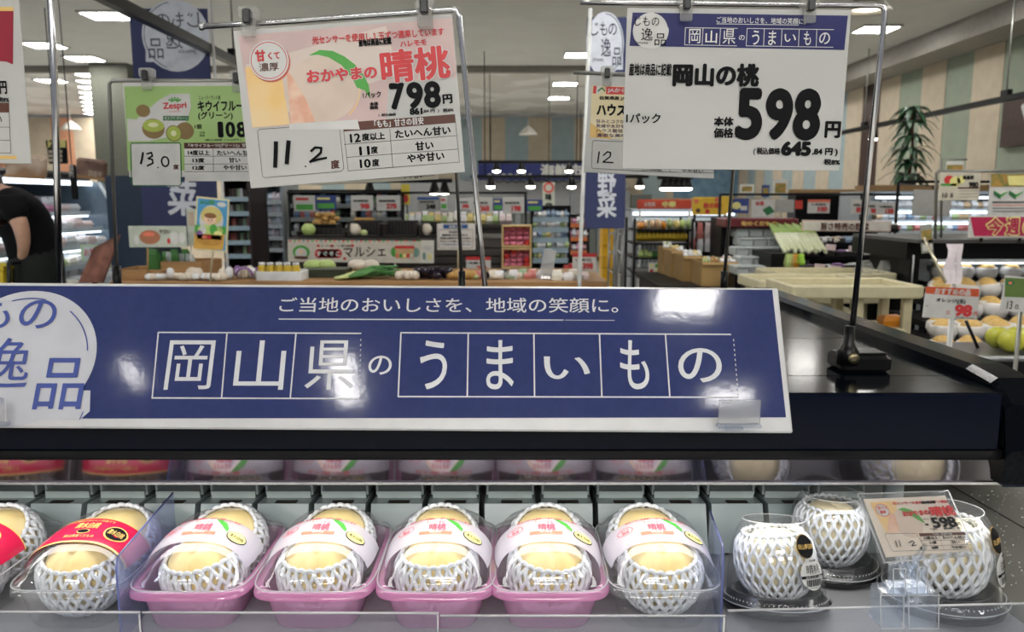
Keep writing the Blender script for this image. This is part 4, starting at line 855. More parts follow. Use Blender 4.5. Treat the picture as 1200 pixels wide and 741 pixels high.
C = sign('framed_sign', 'wooden edged picture sign on the chiller roof at the far left', 4, 180, 52, 207, 5.6, mat('brown_picture', (.30, .17, .09), .5, c2=(.55, .45, .36), sc=5), th=.05, sk=3); C.inner(0, 0, 1, .12, WOOD); C.done()
C = sign('framed_sign', 'wooden edged picture sign on the chiller roof beside the vertical black sign', 88, 184, 124, 208, 6.3, mat('dark_picture', (.22, .13, .09), .5, c2=(.10, .05, .04), sc=7), th=.05, sk=4); C.inner(0, 0, 1, .14, WOOD); C.txt('国産牛', 104, 203, 120, 205, 6, CREAM); C.done()
C = sign('hanging_sign', 'small black upright sign hanging over the meat chiller', 80, 193, 88, 234, 6.0, BLKM, th=.02); C.txt('肉', 81.5, 204, 86.5, 204, 7, W); C.txt('精', 81.5, 197, 86.5, 197, 6, W); C.done()
MB().tube([P(84, 193, 6.0), (P(84, 193, 6.0).x, 6.0, 3.55)], .004, 5).build('hanging_wire', BLKM, C.root)
C = sign('aisle_sign', 'black aisle sign with yellow number twelve hanging at the left', 54, 164, 77, 192, 9.0, BLKM, th=.03); C.poly([(54, 164), (77, 164), (77, 173), (54, 173)], YEL, 1); C.txt('12', 54.5, 168.5, 64, 168.5, 7, BK, .03, L=3)
for k in range(3):
    for j in range(2): C.poly([(57 + 9 * j, 176 + 5 * k), (64 + 9 * j, 176 + 5 * k), (64 + 9 * j, 179.5 + 5 * k), (57 + 9 * j, 179.5 + 5 * k)], CREAM, 1)
C.done(); MB().tube([P(65, 164, 9.0), (P(65, 164, 9).x, 9.0, 3.6)], .006, 5).build('hanging_wire', BLKM, C.root)
C = sign('price_card', 'pale green bordered card standing low in the meat chiller', 94, 287, 124, 306, 6.0, mat('pale_green_card', (.55, .72, .50), .4)); C.inner(.12, .12, .88, .88, mat('pale_blue_card', (.66, .76, .80), .4)); C.txt('お買得', 99, 296, 119, 296, 8, RED, .02); C.done()
C = sign('meat_poster', 'dark brown slanted meat picture board in front of the chiller', 112, 289, 141, 274, 4.3, mat('brown_meat_print', (.09, .03, .02), .5, c2=(.24, .10, .07), sc=9), th=.02)
bpy.data.objects.remove(C.root.children[0]); 
m_ = MB(); pts = [P(94, 331, 4.3), P(122, 331, 4.3), P(142, 275, 4.3), P(112, 290, 4.3)]; pts = [p - C.o for p in pts]; Ri = Matrix((C.x, C.y, C.z)); l1 = [Ri @ p for p in pts]
m_.loft([[tuple(p) for p in l1], [(p.x, p.y, p.z - .02) for p in l1]]); m_.build('card', mat('brown_meat_print'), C.root, world=False)
MB().box((P(110, 331, 4.3).x, 4.31, P(110, 331, 4.3).z / 2), (.02, .02, P(110, 331, 4.3).z)).build('post', BLKM, C.root)

# ---- shopper (body one surface grown from a skeleton)
def figure(name, label, Yp):
    root = thing(name, label, 'person', tuple(Vector((P(34, 300, Yp).x, Yp, 0))))
    def J(px, py, dy=0.): return P(px, py, Yp + dy)
    def skin(nm, verts, edges, rad, m, sub=2):
        me = bpy.data.meshes.new(nm); o = bpy.data.objects.new(nm, me); COL.objects.link(o); o.parent = root; L0 = root.location
        me.from_pydata([tuple(v - L0) for v in verts], edges, []); s_ = o.modifiers.new('s', 'SKIN'); s_.use_smooth_shade = True
        for i, r_ in enumerate(rad):
            me.skin_vertices[0].data[i].radius = r_ if isinstance(r_, tuple) else (r_, r_); me.skin_vertices[0].data[i].use_root = (i == 0)
        u = o.modifiers.new('u', 'SUBSURF'); u.levels = sub; u.render_levels = sub; me.materials.append(m); return o
    hip = J(42, 304); k1 = Vector((hip.x - .02, Yp - .10, .50)); k2 = Vector((hip.x + .03, Yp + .12, .50))
    SKN = mat('skin_tone', (.50, .29, .20), .55); SHIRT = mat('black_shirt', (.006, .006, .007), .9, spec=.1); TR = mat('dark_trousers', (.016, .019, .018), .9, spec=.15)
    v = [hip, J(38, 287), J(30, 262), J(18, 240), J(6, 230), J(-4, 226), J(-14, 217), J(-22, 210),
         J(8, 238, -.17), J(24, 262, -.22), J(28, 284, -.20), J(27, 298, -.16), J(26, 304, -.14), J(2, 236, .17), J(-6, 262, .24), J(-10, 288, .22), J(-8, 300, .2),
         Vector((hip.x - .0, Yp - .10, .90)), k1, Vector((k1.x + .03, Yp - .10, .10)), Vector((k1.x - .10, Yp - .11, .05)), Vector((hip.x, Yp + .11, .90)), k2, Vector((k2.x + .03, Yp + .12, .10)), Vector((k2.x - .10, Yp + .12, .05))]
    ed = [(0, 1), (1, 2), (2, 3), (3, 4), (4, 5), (5, 6), (6, 7), (3, 8), (8, 9), (9, 10), (10, 11), (11, 12), (3, 13), (13, 14), (14, 15), (15, 16), (0, 17), (17, 18), (18, 19), (19, 20), (0, 21), (21, 22), (22, 23), (23, 24)]
    rd = [(.15, .12), (.14, .12), (.16, .13), (.15, .13), (.09, .09), .055, .095, .085, .062, .052, .040, .030, .034, .062, .052, .040, .032, .085, .058, .042, .038, .085, .058, .042, .038]
    skin('body', v, ed, rd, SKN)
    # shirt over trunk and upper arms
    sv = [J(46, 318), J(40, 288), J(30, 262), J(18, 240), J(7, 231), J(10, 236, -.16), J(18, 249, -.21), J(23, 259, -.225), J(3, 235, .16), J(-3, 250, .22)]
    skin('shirt', sv, [(0, 1), (1, 2), (2, 3), (3, 4), (3, 5), (5, 6), (6, 7), (3, 8), (8, 9)], [(.19, .17), (.185, .16), (.19, .16), (.17, .15), .09, .08, .072, .07, .08, .07], SHIRT)
    tb = MB(); cx_ = hip.x
    tb.loft([[(cx_ + dx + rx * math.cos(2 * pi * k / 20), Yp + ry * math.sin(2 * pi * k / 20), zz + .06 * math.cos(2 * pi * k / 20) * (zz > 1)) for k in range(20)] for zz, dx, rx, ry in ((1.20, -.01, .14, .15), (1.12, .0, .15, .18), (1.02, .0, .15, .19), (.92, .0, .145, .19), (.84, .0, .12, .18))], True, True, True)
    for s_, kn in ((-1, k1), (1, k2)): tb.tube([(cx_ + .01, Yp + .10 * s_, .95), (cx_ + .01, Yp + .105 * s_, .80), tuple(kn), (kn.x + .03, Yp + .115 * s_, .12)], [.115, .11, .085, .075], 12)
    tb.build('trousers', TR, root)
    for sx, kk in ((-.10, v[19]), (.12, v[23])): MB().blob((kk.x - .06, kk.y, .045), (.27, .10, .10), 12, 8).build('shoe', BLKP, root)
    hd = MB(); hd.blob(J(-16, 213), (.19, .17, .20), 14, 10); hd.build('hair', mat('grey_hair', (.12, .12, .12), .8), root)
    for s_ in range(4): MB().tube([J(26.5 + s_ * .6, 303, -.155 + .014 * s_), J(24.5 + s_ * .5, 308 + s_ % 2, -.17 + .014 * s_), J(22.5 + s_ * .5, 309, -.165 + .014 * s_)], [.010, .009, .007], 7).build('finger', SKN, root)
    MB().tube([J(25.5, 301, -.15), J(22, 304, -.135)], [.011, .008], 7).build('thumb', SKN, root)
    return root
figure('person', 'shopper in a black t-shirt and dark trousers bending over a trolley at the left', 5.1)
t = thing('shopping_trolley', 'grey shopping trolley held by the bending shopper, at the left edge', 'trolley', tuple(Vector((P(0, 300, 4.95).x, 4.95, 0))))
GM = mat('grey_trolley_metal', (.28, .29, .30), .3, .8); a = P(22, 309, 4.95); fl_ = [(a.x, 4.82), (a.x, 5.20), (a.x - .62, 5.20), (a.x - .62, 4.82)]
for x_, y_ in fl_:
    MB().tube([(x_, y_, .08), (x_, y_, a.z - .24)], .012, 7).build('leg', GM, t); MB().lathe([(.001, -.012), (.05, -.012), (.05, .012), (.001, .012)], 14, T=Matrix.Translation((x_, y_, .05)) @ Matrix.Rotation(pi / 2, 4, 'X')).build('wheel', BLKP, t)
for zz in (.25, a.z - .24): MB().tube([(x_, y_, zz) for x_, y_ in fl_ + fl_[:1]], .012, 7).build('frame', GM, t)
MB().tube([(a.x, 4.82, a.z - .24), (a.x + .02, 4.82, a.z + .01), (a.x + .02, 5.20, a.z + .01), (a.x, 5.20, a.z - .24)], .014, 8).build('handle', BLKP, t)
bk = thing('shopping_basket', 'yellow plastic shopping basket on the trolley at the left edge', 'basket', (a.x - .30, 5.01, a.z - .22)); YB = mat('yellow_basket_plastic', (.62, .46, .02), .4)
m_ = MB(); m_.box((a.x - .30, 5.01, a.z - .215), (.44, .28, .012))
for (cx, cy, w_, d_) in ((0, -.16, .52, .008), (0, .16, .52, .008), (-.26, 0, .008, .32), (.26, 0, .008, .32)): m_.box((a.x - .30 + cx, 5.01 + cy, a.z - .12), (w_, d_, .19))
m_.build('body', YB, bk); m_ = MB()
for (cx, cy, w_, d_) in ((0, -.17, .56, .024), (0, .17, .56, .024), (-.27, 0, .024, .34), (.27, 0, .024, .34)): m_.box((a.x - .30 + cx, 5.01 + cy, a.z - .02), (w_, d_, .018))
m_.build('rim', YB, bk)

# ---- dark blue column block, dark shelf unit, second chiller
solo(boxpx(133, 206, 172, 345, 5.6, .5), 'partition_block', mat('slate_blue_panel', (.022, .040, .075), .4), 'tall slate blue partition right of the meat chiller', 'partition')
def shelf_unit(name, label, x0, x1, y0, y1, Y, d, ys_, m, sm, lamp=None, cat='shelf unit'):
    a = P(x0, y0, Y); b = P(x1, y1, Y); t = thing(name, label, cat, ((a.x + b.x) / 2, Y + d / 2, 0)); w_ = b.x - a.x; cx = (a.x + b.x) / 2
    MB().box((cx, Y + d, a.z / 2), (w_, .03, a.z)).build('back_panel', m, t)
    for xx in (a.x + .015, b.x - .015): MB().box((xx, Y + d / 2, a.z / 2), (.03, d, a.z)).build('side_panel', m, t)
    MB().box((cx, Y + d / 2, a.z), (w_, d, .03)).build('top_panel', m, t)
    for yy in ys_:
        z = P(x0, yy, Y).z; MB().box((cx, Y + d / 2, z - .012), (w_ - .04, d - .04, .02)).build('shelf', m, t); MB().box((cx, Y + .005, z - .012), (w_ - .04, .012, .045)).build('price_strip', sm, t)
    return t
sus = mat('blue_grey_strip', (.34, .46, .54), .4)
shelf_unit('shelf_unit', 'dark shelf unit with pale blue strips behind the farm boy poster', 258, 298, 205, 330, 7.6, .5, (232, 249, 266, 283, 299, 316), mat('dark_maroon_frame', (.03, .018, .02), .4), sus)
for yy in (231, 248, 265, 282, 298): row_px('bottle', 'dark jar on the unit behind the farm boy poster', 'jar', 'jars on the dark shelf unit', 262, 296, yy, 7.75, 8, 9, 'box', [mat('dark_jar', (.05, .03, .025), .3), cm(4), cm(13), mat('dark_jar'), cm(3)], .08)
shelf_unit('wall_chiller', 'bright second chiller seen left of the produce stand', 299, 336, 212, 330, 8.4, .6, (236, 250, 264, 278, 292), CH, SH, cat='chiller')
for k, yy in enumerate((214, 237, 251, 265, 279)): q = P(300, yy, 8.45); q2 = P(335, yy, 8.45); MB().box(((q.x + q2.x) / 2, 8.45, q.z), (q2.x - q.x - .06, .03, .02)).build('shelf_lamp', SHLAMP, bpy.data.objects['wall_chiller.001'])
for yy in (235, 249, 263, 277, 291): row_px('food_pack', 'pale packet in the bright second chiller', 'food pack', 'packets in the second chiller', 301, 334, yy, 8.6, 7, 9, 'bag', [cm(0), cm(3), cm(12), cm(2)], .1)

# ---- vertical banners
def flag(label, x0, x1, y0, y1, Y, x0b, x1b, txts, mirror=False, pole=None, poleY=None, emb=None, YR=None):
    C = Card('banner', label, 'banner', (x0, y0), (x1, y0 + (2 if YR else 0)), (x0b, y1), Y, m=mat('banner_indigo', (.036, .046, .125), .8, c2=(.031, .040, .112), sc=4), th=.003, ZR=YR)
    for b_, cx, cy, w_, h_ in txts: C.txt(b_, cx - w_ / 2, cy, cx + w_ / 2, cy, h_, mat('banner_white', (.62, .66, .74), .7), .03, mirror=mirror, L=2)
    if emb:
        ex, ey, rx, ry = emb; BWH = mat('banner_white'); BBL = mat('banner_dark_ink', (.05, .06, .10), .7); C.ell(ex, ey, rx, ry, BWH, 1, 'emblem'); C.ring(ex, ey, rx * .93, ry * .93, .8, BBL, 2, 'emblem', a0=100 if mirror else -60, a1=250 if mirror else 90); s_ = -1 if mirror else 1
        C.poly([(ex - s_ * rx * -1.0 + (-s_ * 0), ey + ry * .25), (ex + s_ * rx * .35, ey + ry * .25), (ex + s_ * rx * .35, ey + ry * .85), (ex + s_ * rx * 1.0, ey + ry * .85)], BWH, 1.4, 'emblem')
        for b_, dx, dy, w_, h_ in (('じ', -.58, -.52, .42, .42), ('も', -.08, -.52, .40, .42), ('の', .42, -.50, .46, .36), ('逸', .05, .10, .55, .56), ('品', .66, .42, .5, .56), ('Jimoto', -.4, .52, .6, .16)): C.txt(b_, ex + s_ * dx * rx - w_ * rx / 2, ey + dy * ry, ex + s_ * dx * rx + w_ * rx / 2, ey + dy * ry, h_ * ry, BBL, .0, 'emblem', 3, mirror=mirror)
    C.done()
    if pole: MB().tube([P(pole[0], pole[1], Y), P(pole[2], pole[3], Y), P(pole[2] - (pole[0] - pole[2]) * .0, 420, Y)], .011, 8).build('pole', mat('white_pole', (.62, .63, .62), .4), C.root); q = P(pole[2], 400, Y); MB().lathe([(.16, 0), (.16, .03), (.03, .05)], 18, c=(q.x, q.y, 0)).build('base', mat('white_pole'), C.root); MB().tube([P(pole[2], 415, Y), (q.x, q.y, .04)], .012, 8).build('lower_pole', mat('white_pole'), C.root)
    for yy in ((y0 + 3, y0 + 70) if pole else ()): MB().tube([P(pole[0] - (3 if mirror else -1), yy, Y), P(x1 if mirror else x0 + 1, yy, Y)], .008, 6).build('arm', mat('white_pole'), C.root)
    return C
flag('indigo banner at the left seen from behind, round white emblem on top', 151, 243, 10, 288, 5.5, 172, 258, [('野', 202, 168, 36, 36), ('菜', 214, 232, 36, 38)], True, (246, -2, 267, 318), emb=(206, 42, 35, 36))
flag('indigo banner on a white pole right of centre, turned partly away', 688, 737, 20, 268, 4.3, 686, 737, [('野', 711, 214, 22, 30), ('菜', 711, 240, 23, 30)], False, (692, 10, 679, 322), emb=(709, 52, 21, 35))

# ---- produce bench in front (wooden crates, garlic, leeks, cabbages)
bt, bz = counter('produce_bench', 'low dark produce bench behind the blue board', 128, 712, 330, 4.5, .9, DKW, top=WOOD)
def crate(label, x0, y0, x1, y1, Y, d, planks=2, m=WOOD):
    a = P(x0, y1, Y); b = P(x1, y0, Y); t = thing('wooden_crate', label, 'crate', ((a.x + b.x) / 2, Y + d / 2, a.z)); cx = (a.x + b.x) / 2; w_ = b.x - a.x; h_ = (b.z - a.z)
    for k in range(planks):
        zz = a.z + h_ * (k + .5) / planks; hh = h_ / planks * .93
        for yy in (Y, Y + d): MB().rbox((cx, yy, zz), (w_, .012, hh), .003).build('plank', m, t)
        for xx in (a.x, b.x): MB().rbox((xx, Y + d / 2, zz), (.012, d, hh), .003).build('plank', m, t)
    MB().box((cx, Y + d / 2, a.z + .008), (w_ - .01, d - .01, .012)).build('bottom', m, t)
crate('wooden crate of bagged greens, left one on the bench', 134, 316, 190, 330, 4.55, .3, 1)
crate('taller wooden crate of bagged greens right of the low one', 190, 306, 237, 325, 4.60, .3, 1)
for k in range(9):
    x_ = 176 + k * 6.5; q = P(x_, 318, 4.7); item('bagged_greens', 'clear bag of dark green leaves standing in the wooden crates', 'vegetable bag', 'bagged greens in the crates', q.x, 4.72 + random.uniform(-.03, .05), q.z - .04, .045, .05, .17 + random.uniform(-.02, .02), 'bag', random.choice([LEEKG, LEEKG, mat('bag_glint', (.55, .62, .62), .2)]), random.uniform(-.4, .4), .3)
for k in range(26):
    x_ = 172 + k * 3.6; q = P(x_, 330, 4.5 + random.uniform(.02, .12)); item('garlic_bulb', 'pale netted bulb in the row at the front of the bench', 'vegetable', 'netted bulbs on the bench', q.x, q.y, bz, .055, .055, .045 + .03 * (k % 9 == 8), 'ball', random.choice([ONI, ONI, FOAMW]))
q = P(230, 318, 4.65); item('onion_bag', 'big pale round onion bag beside the farm boy poster stick', 'vegetable', None, q.x, 4.62, bz, .10, .09, .085, 'ball', ONI)
for k in range(10): q = P(262 + k * 3.8, 322, 4.62); item('radish', 'white and purple turnip right of the farm boy poster', 'vegetable', 'turnips beside the farm boy poster', q.x, 4.6 + random.uniform(0, .1), bz, .05, .05, .06 + random.uniform(0, .02), 'ball', random.choice([PURP, FOAMW, ONI, PURP]))
m_ = MB(); q = P(294, 318, 4.6); m_.tube([(q.x - .04 + .05 * math.cos(t_ * .5), 4.6, bz + .02 + .05 * math.sin(t_ * .5)) for t_ in range(0, 7)], .008, 6); solo(m_, 'mesh_bag_handle', PURP, 'purple loop handle of a mesh bag on the bench', 'bag handle')
# farm boy poster and other boards on sticks
C = sign('farm_poster', 'bright poster of a child in a straw hat with a vegetable basket', 227, 231, 269, 234, 4.45) if 0 else Card('farm_poster', 'bright tall poster of a child in a straw hat above a vegetable basket', 'poster', (230, 230), (269, 234), (225, 292), 4.3, m=mat('poster_edge', (.78, .72, .42), .4), th=.004)
C.inner(.05, .03, .95, .97, mat('poster_sky', (.08, .34, .62), .4)); C.zoom(120, 170, 4.49)
C.poly([(486, 440), (648, 452), (636, 552), (480, 545)], mat('poster_orange', (.70, .40, .08), .4), 1.5); C.poly([(488, 420), (652, 430), (650, 470), (486, 462)], LEAF, 2)
C.ell(574, 398, 58, 74, W, 2); C.ell(575, 372, 52, 44, mat('straw_print', (.68, .58, .20), .5), 2.5); C.ell(568, 392, 30, 28, mat('face_print', (.86, .60, .42), .5), 3.5); C.ell(570, 372, 30, 13, mat('hair_print', (.28, .12, .04), .5), 4)
C.ell(560, 396, 2.5, 3.5, BK, 4.5); C.ell(577, 397, 2.5, 3.5, BK, 4.5); C.ring(568, 404, 5, 3.5, 1.5, RED, 4.5, a0=190, a1=350)
C.ell(570, 448, 62, 26, LGREEN, 4); C.ell(530, 450, 16, 22, W, 4.5); C.ell(586, 444, 18, 26, LEAF, 4.5); C.ell(512, 468, 16, 18, PURP, 5); C.ell(610, 472, 22, 18, YEL, 5)
C.ell(565, 498, 62, 28, mat('basket_print', (.55, .28, .05), .5), 5); C.poly([(500, 470), (632, 476), (630, 500), (500, 494)], mat('basket_print'), 5); C.ell(565, 486, 10, 10, RED, 6); C.ell(540, 484, 12, 9, ORG, 6)
C.txt('おいしい野菜', 516, 300, 590, 302, 20, LEAF, .04); C.ell(628, 314, 22, 12, W, 2)
C.done(); MB().tube([P(250, 290, 4.31), P(246, 331, 4.51)], .005, 6).build('post', CTAB, C.root)
C = sign('picture_board', 'pale wide illustrated board under the left banner', 150, 265, 218, 290, 4.52, mat('pale_board', (.50, .55, .47), .4), leg=(173, 330), legm=WOOD); C.zoom(120, 170, 4.49)
C.ell(250, 485, 50, 34, mat('terracotta_print', (.42, .17, .09), .5), 1); C.ell(245, 470, 30, 10, ORG, 2); C.ell(380, 490, 20, 30, W, 1); C.ell(350, 505, 8, 14, RED, 2); C.ell(180, 500, 12, 22, W, 1); C.ell(420, 488, 16, 26, W, 1); C.txt('やさい', 300, 455, 360, 455, 20, BRN, .03); C.done()
C = sign('leaflet_stand', 'narrow upright leaflet between picture board and farm boy poster', 218, 245, 229, 288, 4.6, mat('pale_board'), leg=True); C.inner(.2, .55, .8, .92, mat('brown_picture')); C.done()
# yellow jars box
crate('small pale box holding yellow jars at the bench', 301, 318, 352, 331, 4.55, .16, 1, FOAMW)
for k in range(5): q = P(306 + 10 * k, 322, 4.6); t = thing('honey_jar', 'yellow jar with a clear lid, one of the row on the bench', 'jar', (q.x, 4.62, bz), 'yellow jars on the bench'); MB().lathe([(.022, .0), (.024, .01), (.024, .075), (.018, .085)], 14, c=(q.x, 4.62, bz)).build('jar_body', mat('honey_yellow', (.70, .48, .03), .3), t); MB().lathe([(.02, .085), (.02, .10), (.001, .102)], 14, c=(q.x, 4.62, bz)).build('lid', FOAMW, t)
# cabbages, leeks, garlic, eggplants on the bench
for k, (px, w_) in enumerate(((358, .13), (374, .12), (412, .13), (428, .11))): q = P(px, 322, 4.75); item('cabbage', ('leftmost pale cabbage behind the leeks', 'second pale cabbage behind the leeks', 'speckled pale cabbage above the leeks', 'small pale cabbage above the leeks')[k], 'cabbage', 'cabbages on the bench', q.x, 4.95, bz + .02, w_, w_, .075, 'ball', LGREEN if k < 2 else ONI)
solo(boxpx(350, 316, 405, 331, 4.72, .2), 'produce_box', mat('dark_green_box', (.02, .03, .012), .5), 'dark green box under the cabbages on the bench', 'box')
for k in range(16):
    a = P(392 + k * 1.5, 330 - k * .15, 4.55 + .012 * k); b = P(425 + k * 2.7, 322 - (k % 5) * 2.2, 4.6 + .01 * k); c = P(450 + (k % 6) * 4, 316 + (k % 4) * 3.5, 4.62)
    a.z = max(a.z, bz + .012); m_ = MB(); m_.m = 0; m_.tube([a, (a + b) / 2], .011, 6); m_.m = 1; m_.tube([(a + b) / 2, b, c + Vector((0, 0, .02))], [.011, .013, .006], 6, flat=.7)
    solo(m_, 'leek', [LEEKW, LEEKG], 'long green leek in the fanned pile on the bench', 'leek', 'leeks fanned on the bench')
for k in range(7): q = P(468 + 3.2 * k, 326, 4.6); item('garlic_bag', 'netted pale bulb right of the leeks', 'vegetable', 'pale bulbs right of the leeks', q.x, 4.58 + .02 * (k % 3), bz, .05, .05, .055, 'ball', ONI)
for k in range(10): q = P(487 + 4.2 * k, 326, 4.65); item('eggplant', 'glossy dark eggplant in film, right of the pale bulbs', 'eggplant', 'eggplants on the bench', q.x, 4.62 + .03 * (k % 3), bz + .025 * (k % 2), .075, .05, .05, 'ball', mat('eggplant_skin', (.015, .010, .022), .12), random.uniform(-.6, .6))
for k in range(5): q = P(530 + 6 * k, 326, 4.7); item('onion', 'brown onion right of the eggplants', 'onion', 'onions on the bench', q.x, 4.62, bz, .06, .06, .055, 'ball', POT)
# produce bench right part: tray of white packs
for k in range(11): q = P(585 + 5.5 * k, 326, 4.7); item('mushroom_pack', 'small wrapped pale pack on the wooden bench edge left of the flag pole', 'food pack', 'wrapped packs on the bench right part', q.x, 4.66 + .03 * (k % 3), bz, .05, .05, .035 + .02 * (k % 2), 'tray', random.choice([ONI, cm(0), cm(4), BLKM, cm(13)]))
C = sign('price_card', 'clear empty card stand leaning on the bench left of the flag pole', 638, 291, 653, 322, 4.6, mat('milky_clip'), sk=3, leg=True); C.done()

# ---- produce stand behind with black trays and the long picture banner
st_, sz = counter('produce_stand', 'black produce stand with trays above the illustrated banner', 336, 600, 279, 5.9, .8, DKW)
for k in range(5): MB().box(((P(510, 280, 5.87).x + P(590, 280, 5.87).x) / 2, 5.87, P(510, 286 + 9.5 * k, 5.87).z), (P(590, 280, 5.87).x - P(508, 280, 5.87).x, .02, .05)).build('slat', mat('slat_grey', (.06, .055, .05), .5), st_)
def tray(label, x0, x1, y0, y1, Y=5.95):
    a = P(x0, y1, Y); b = P(x1, y0, Y); t = thing('black_tray', label, 'tray', ((a.x + b.x) / 2, Y + .1, sz)); w_ = b.x - a.x; cx = (a.x + b.x) / 2; T_ = mat('black_tray_plastic', (.022, .017, .016), .4)
    MB().rbox((cx, Y + .20, (a.z + b.z) / 2), (w_, .012, b.z - a.z), .006).build('back_wall', T_, t); MB().rbox((cx, Y + .1, a.z + .006), (w_, .2, .012), .004).build('bottom', T_, t)
    for xx in (a.x, b.x): MB().rbox((xx, Y + .1, (a.z + b.z) / 2 - .01), (.012, .2, b.z - a.z - .02), .004).build('side_wall', T_, t)
    for k in range(9): MB().box((a.x + w_ * (k + 1) / 10, Y + .19, (a.z + b.z) / 2), (.006, .008, (b.z - a.z) * .8)).build('rib', BLKM, t)
tray('black ribbed tray with a cut cabbage, left of two', 408, 444, 259, 278); tray('black ribbed tray, empty, right of the cabbage tray', 449, 487, 259, 278); tray('black ribbed tray at the right end with mushrooms', 492, 514, 261, 278); tray('flat black tray left of the cabbage tray', 348, 404, 268, 278)
for k, (px, w_, h_, m_, l_) in enumerate(((361, .11, .10, LGREEN, 'round green cabbage at the left of the black trays'), (415, .10, .10, ONI, 'cut pale cabbage half in the black tray'), (426, .06, .05, LEEKW, 'small pale vegetable beside the cut cabbage'), (500, .08, .10, ONI, 'pale mushroom bunch in the right tray'))): q = P(px, 278, 6.0); item('cabbage' if k < 3 else 'mushroom_bunch', l_, 'vegetable', None, q.x, 6.02, sz + .008, w_, w_, h_, 'ball', m_)
solo(boxpx(362, 263, 394, 272.5, 6.35, .2), 'riser_box', BLKM, 'black riser under the heap of potatoes', 'riser')
for k in range(14): q = P(368 + (k % 5) * 5.4 + (k // 5) * 2.4, 263 - (k // 5) * 4.5, 6.4); item('potato', 'golden potato of the heap behind the black trays', 'potato', 'heap of golden potatoes', q.x, 6.4 + random.uniform(0, .08), q.z - .01, .065, .05, .045, 'ball', POT, random.uniform(-1, 1))
for k in range(5): q = P(418 + k * 4.4, 259.5, 6.4); item('ginger', 'brown ginger piece behind the cabbage tray', 'ginger', 'ginger behind the trays', q.x, 6.4, q.z, .05, .04, .03, 'ball', POT)
solo(boxpx(410, 259.5, 442, 273, 6.36, .1), 'riser_box', BLKM, 'black riser behind the cabbage tray', 'riser')
Cb = Card('picture_banner', 'long white illustrated banner with red round-cornered words on the produce stand', 'banner', (337, 281), (508, 283), (339, 307), 5.7, m=mat('banner_ivory', (.66, .63, .55), .5), th=.006); Cb.zoom(330, 200, 5.295)
for k in range(30): Cb.poly([(45 + 27.5 * k, 432), (64 + 27.5 * k, 432), (54 + 27.5 * k, 447)], (RED, LEAF, ORG, mat('grey_green_ink', (.2, .35, .3), .5))[k % 4], 1.5)
Cb.ell(122, 505, 52, 40, LEAF, 1); Cb.ell(122, 512, 36, 32, W, 2); Cb.ell(122, 505, 14, 12, mat('face_print'), 3); Cb.ell(122, 540, 44, 10, BRN, 3)
for k in range(4): Cb.ell(232 + 39 * k, 515, 25, 28, RED, 2)
Cb.poly([(232, 488), (350, 488), (350, 542), (232, 542)], RED, 2); Cb.txt('すぐそこ', 214, 515, 366, 516, 30, W, .04, L=3); Cb.txt('マルシェ', 386, 508, 646, 500, 62, mat('brown_black_ink', (.03, .02, .015), .5), .02, L=2)
for px, py in ((228, 467), (312, 467), (440, 466), (392, 546)): Cb.ell(px, py, 10, 8, RED, 2)
Cb.txt('とれたて新鮮', 246, 467, 430, 467, 12, BRN, .02)
Cb.poly([(705, 466), (820, 466), (828, 484), (700, 484)], RED, 2); Cb.poly([(706, 484), (820, 484), (820, 545), (706, 545)], mat('stall_print', (.62, .42, .20), .5), 1.5); Cb.ell(700, 505, 22, 30, LEAF, 1); Cb.ell(832, 508, 24, 30, mat('grey_green_ink'), 1)
for k, c_ in enumerate((ORG, LEAF, YEL, RED, W)): Cb.poly([(710 + 22 * k, 516), (728 + 22 * k, 516), (728 + 22 * k, 540), (710 + 22 * k, 540)], c_, 2.5)
Cb.poly([(866, 432), (946, 433), (946, 572), (868, 570)], mat('pale_print_white', (.74, .74, .68), .4), 1.2); Cb.ell(905, 480, 30, 14, W, 2); Cb.ell(885, 530, 10, 24, mat('grey_green_ink'), 2); Cb.ell(920, 535, 12, 20, YEL, 2)
Cb.done()
for px in (373, 463): MB().tube([P(px, 305, 5.72), P(px, 331, 5.72), (P(px, 331, 5.72).x, 5.72, .0)], .006, 6).build('post', mat('white_pole'), Cb.root)
C = sign('notice_board', 'white notice with blue heading on a stick before the black slats', 512, 262, 557, 293, 5.3, leg=(537, 331), legm=CTAB); C.zoom(500, 190, 4.94); C.poly([(96, 362), (238, 362), (238, 385), (96, 385)], mat('notice_blue', (.02, .09, .30), .5), 1); C.txt('お知らせ', 130, 374, 206, 374, 16, W, .03)
C.line(((70, 392), (268, 392), (268, 498), (70, 498)), 2, GREY, 1, closed=True)
for k, b_ in enumerate(('国産野菜', '野菜売場より大切なお知らせ', '新鮮な野菜を毎日お届け', '安心してお買い求め下さい', 'いつもありがとうございます')): C.txt(b_, (130, 90, 78, 78, 78)[k], 405 + 18 * k, (200, 240, 258, 258, 258)[k], 405 + 18 * k, 11, BK if k < 4 else mat('notice_blue'), .03)
C.done()
def price_sign(label, x0, y0, x1, y1, Y, num, col=RED, m=None, top=None, name='', leg=None, grp=None, numc=RED, sk=0):
    C = sign('price_card', label, x0, y0, x1, y1, Y, m, leg=leg, cat='price card', group=grp, sk=sk); w_ = x1 - x0; h_ = y1 - y0
    if top is not None: C.inner(0, .80, 1, 1, top, 1)
    if name: C.txt(name, x0 + w_ * .12, y0 + h_ * .36, x0 + w_ * .8, y0 + h_ * .36, h_ * .13, BK, .04)
    C.txt(num, x0 + w_ * .42, y0 + h_ * .70, x0 + w_ * .86, y0 + h_ * .70, h_ * .34, numc, .06); C.done(); return C
price_sign('white price card under the notice on the black slats', 546, 301, 575, 321, 5.55, '78', top=RED, name='大根 1本', leg=True)
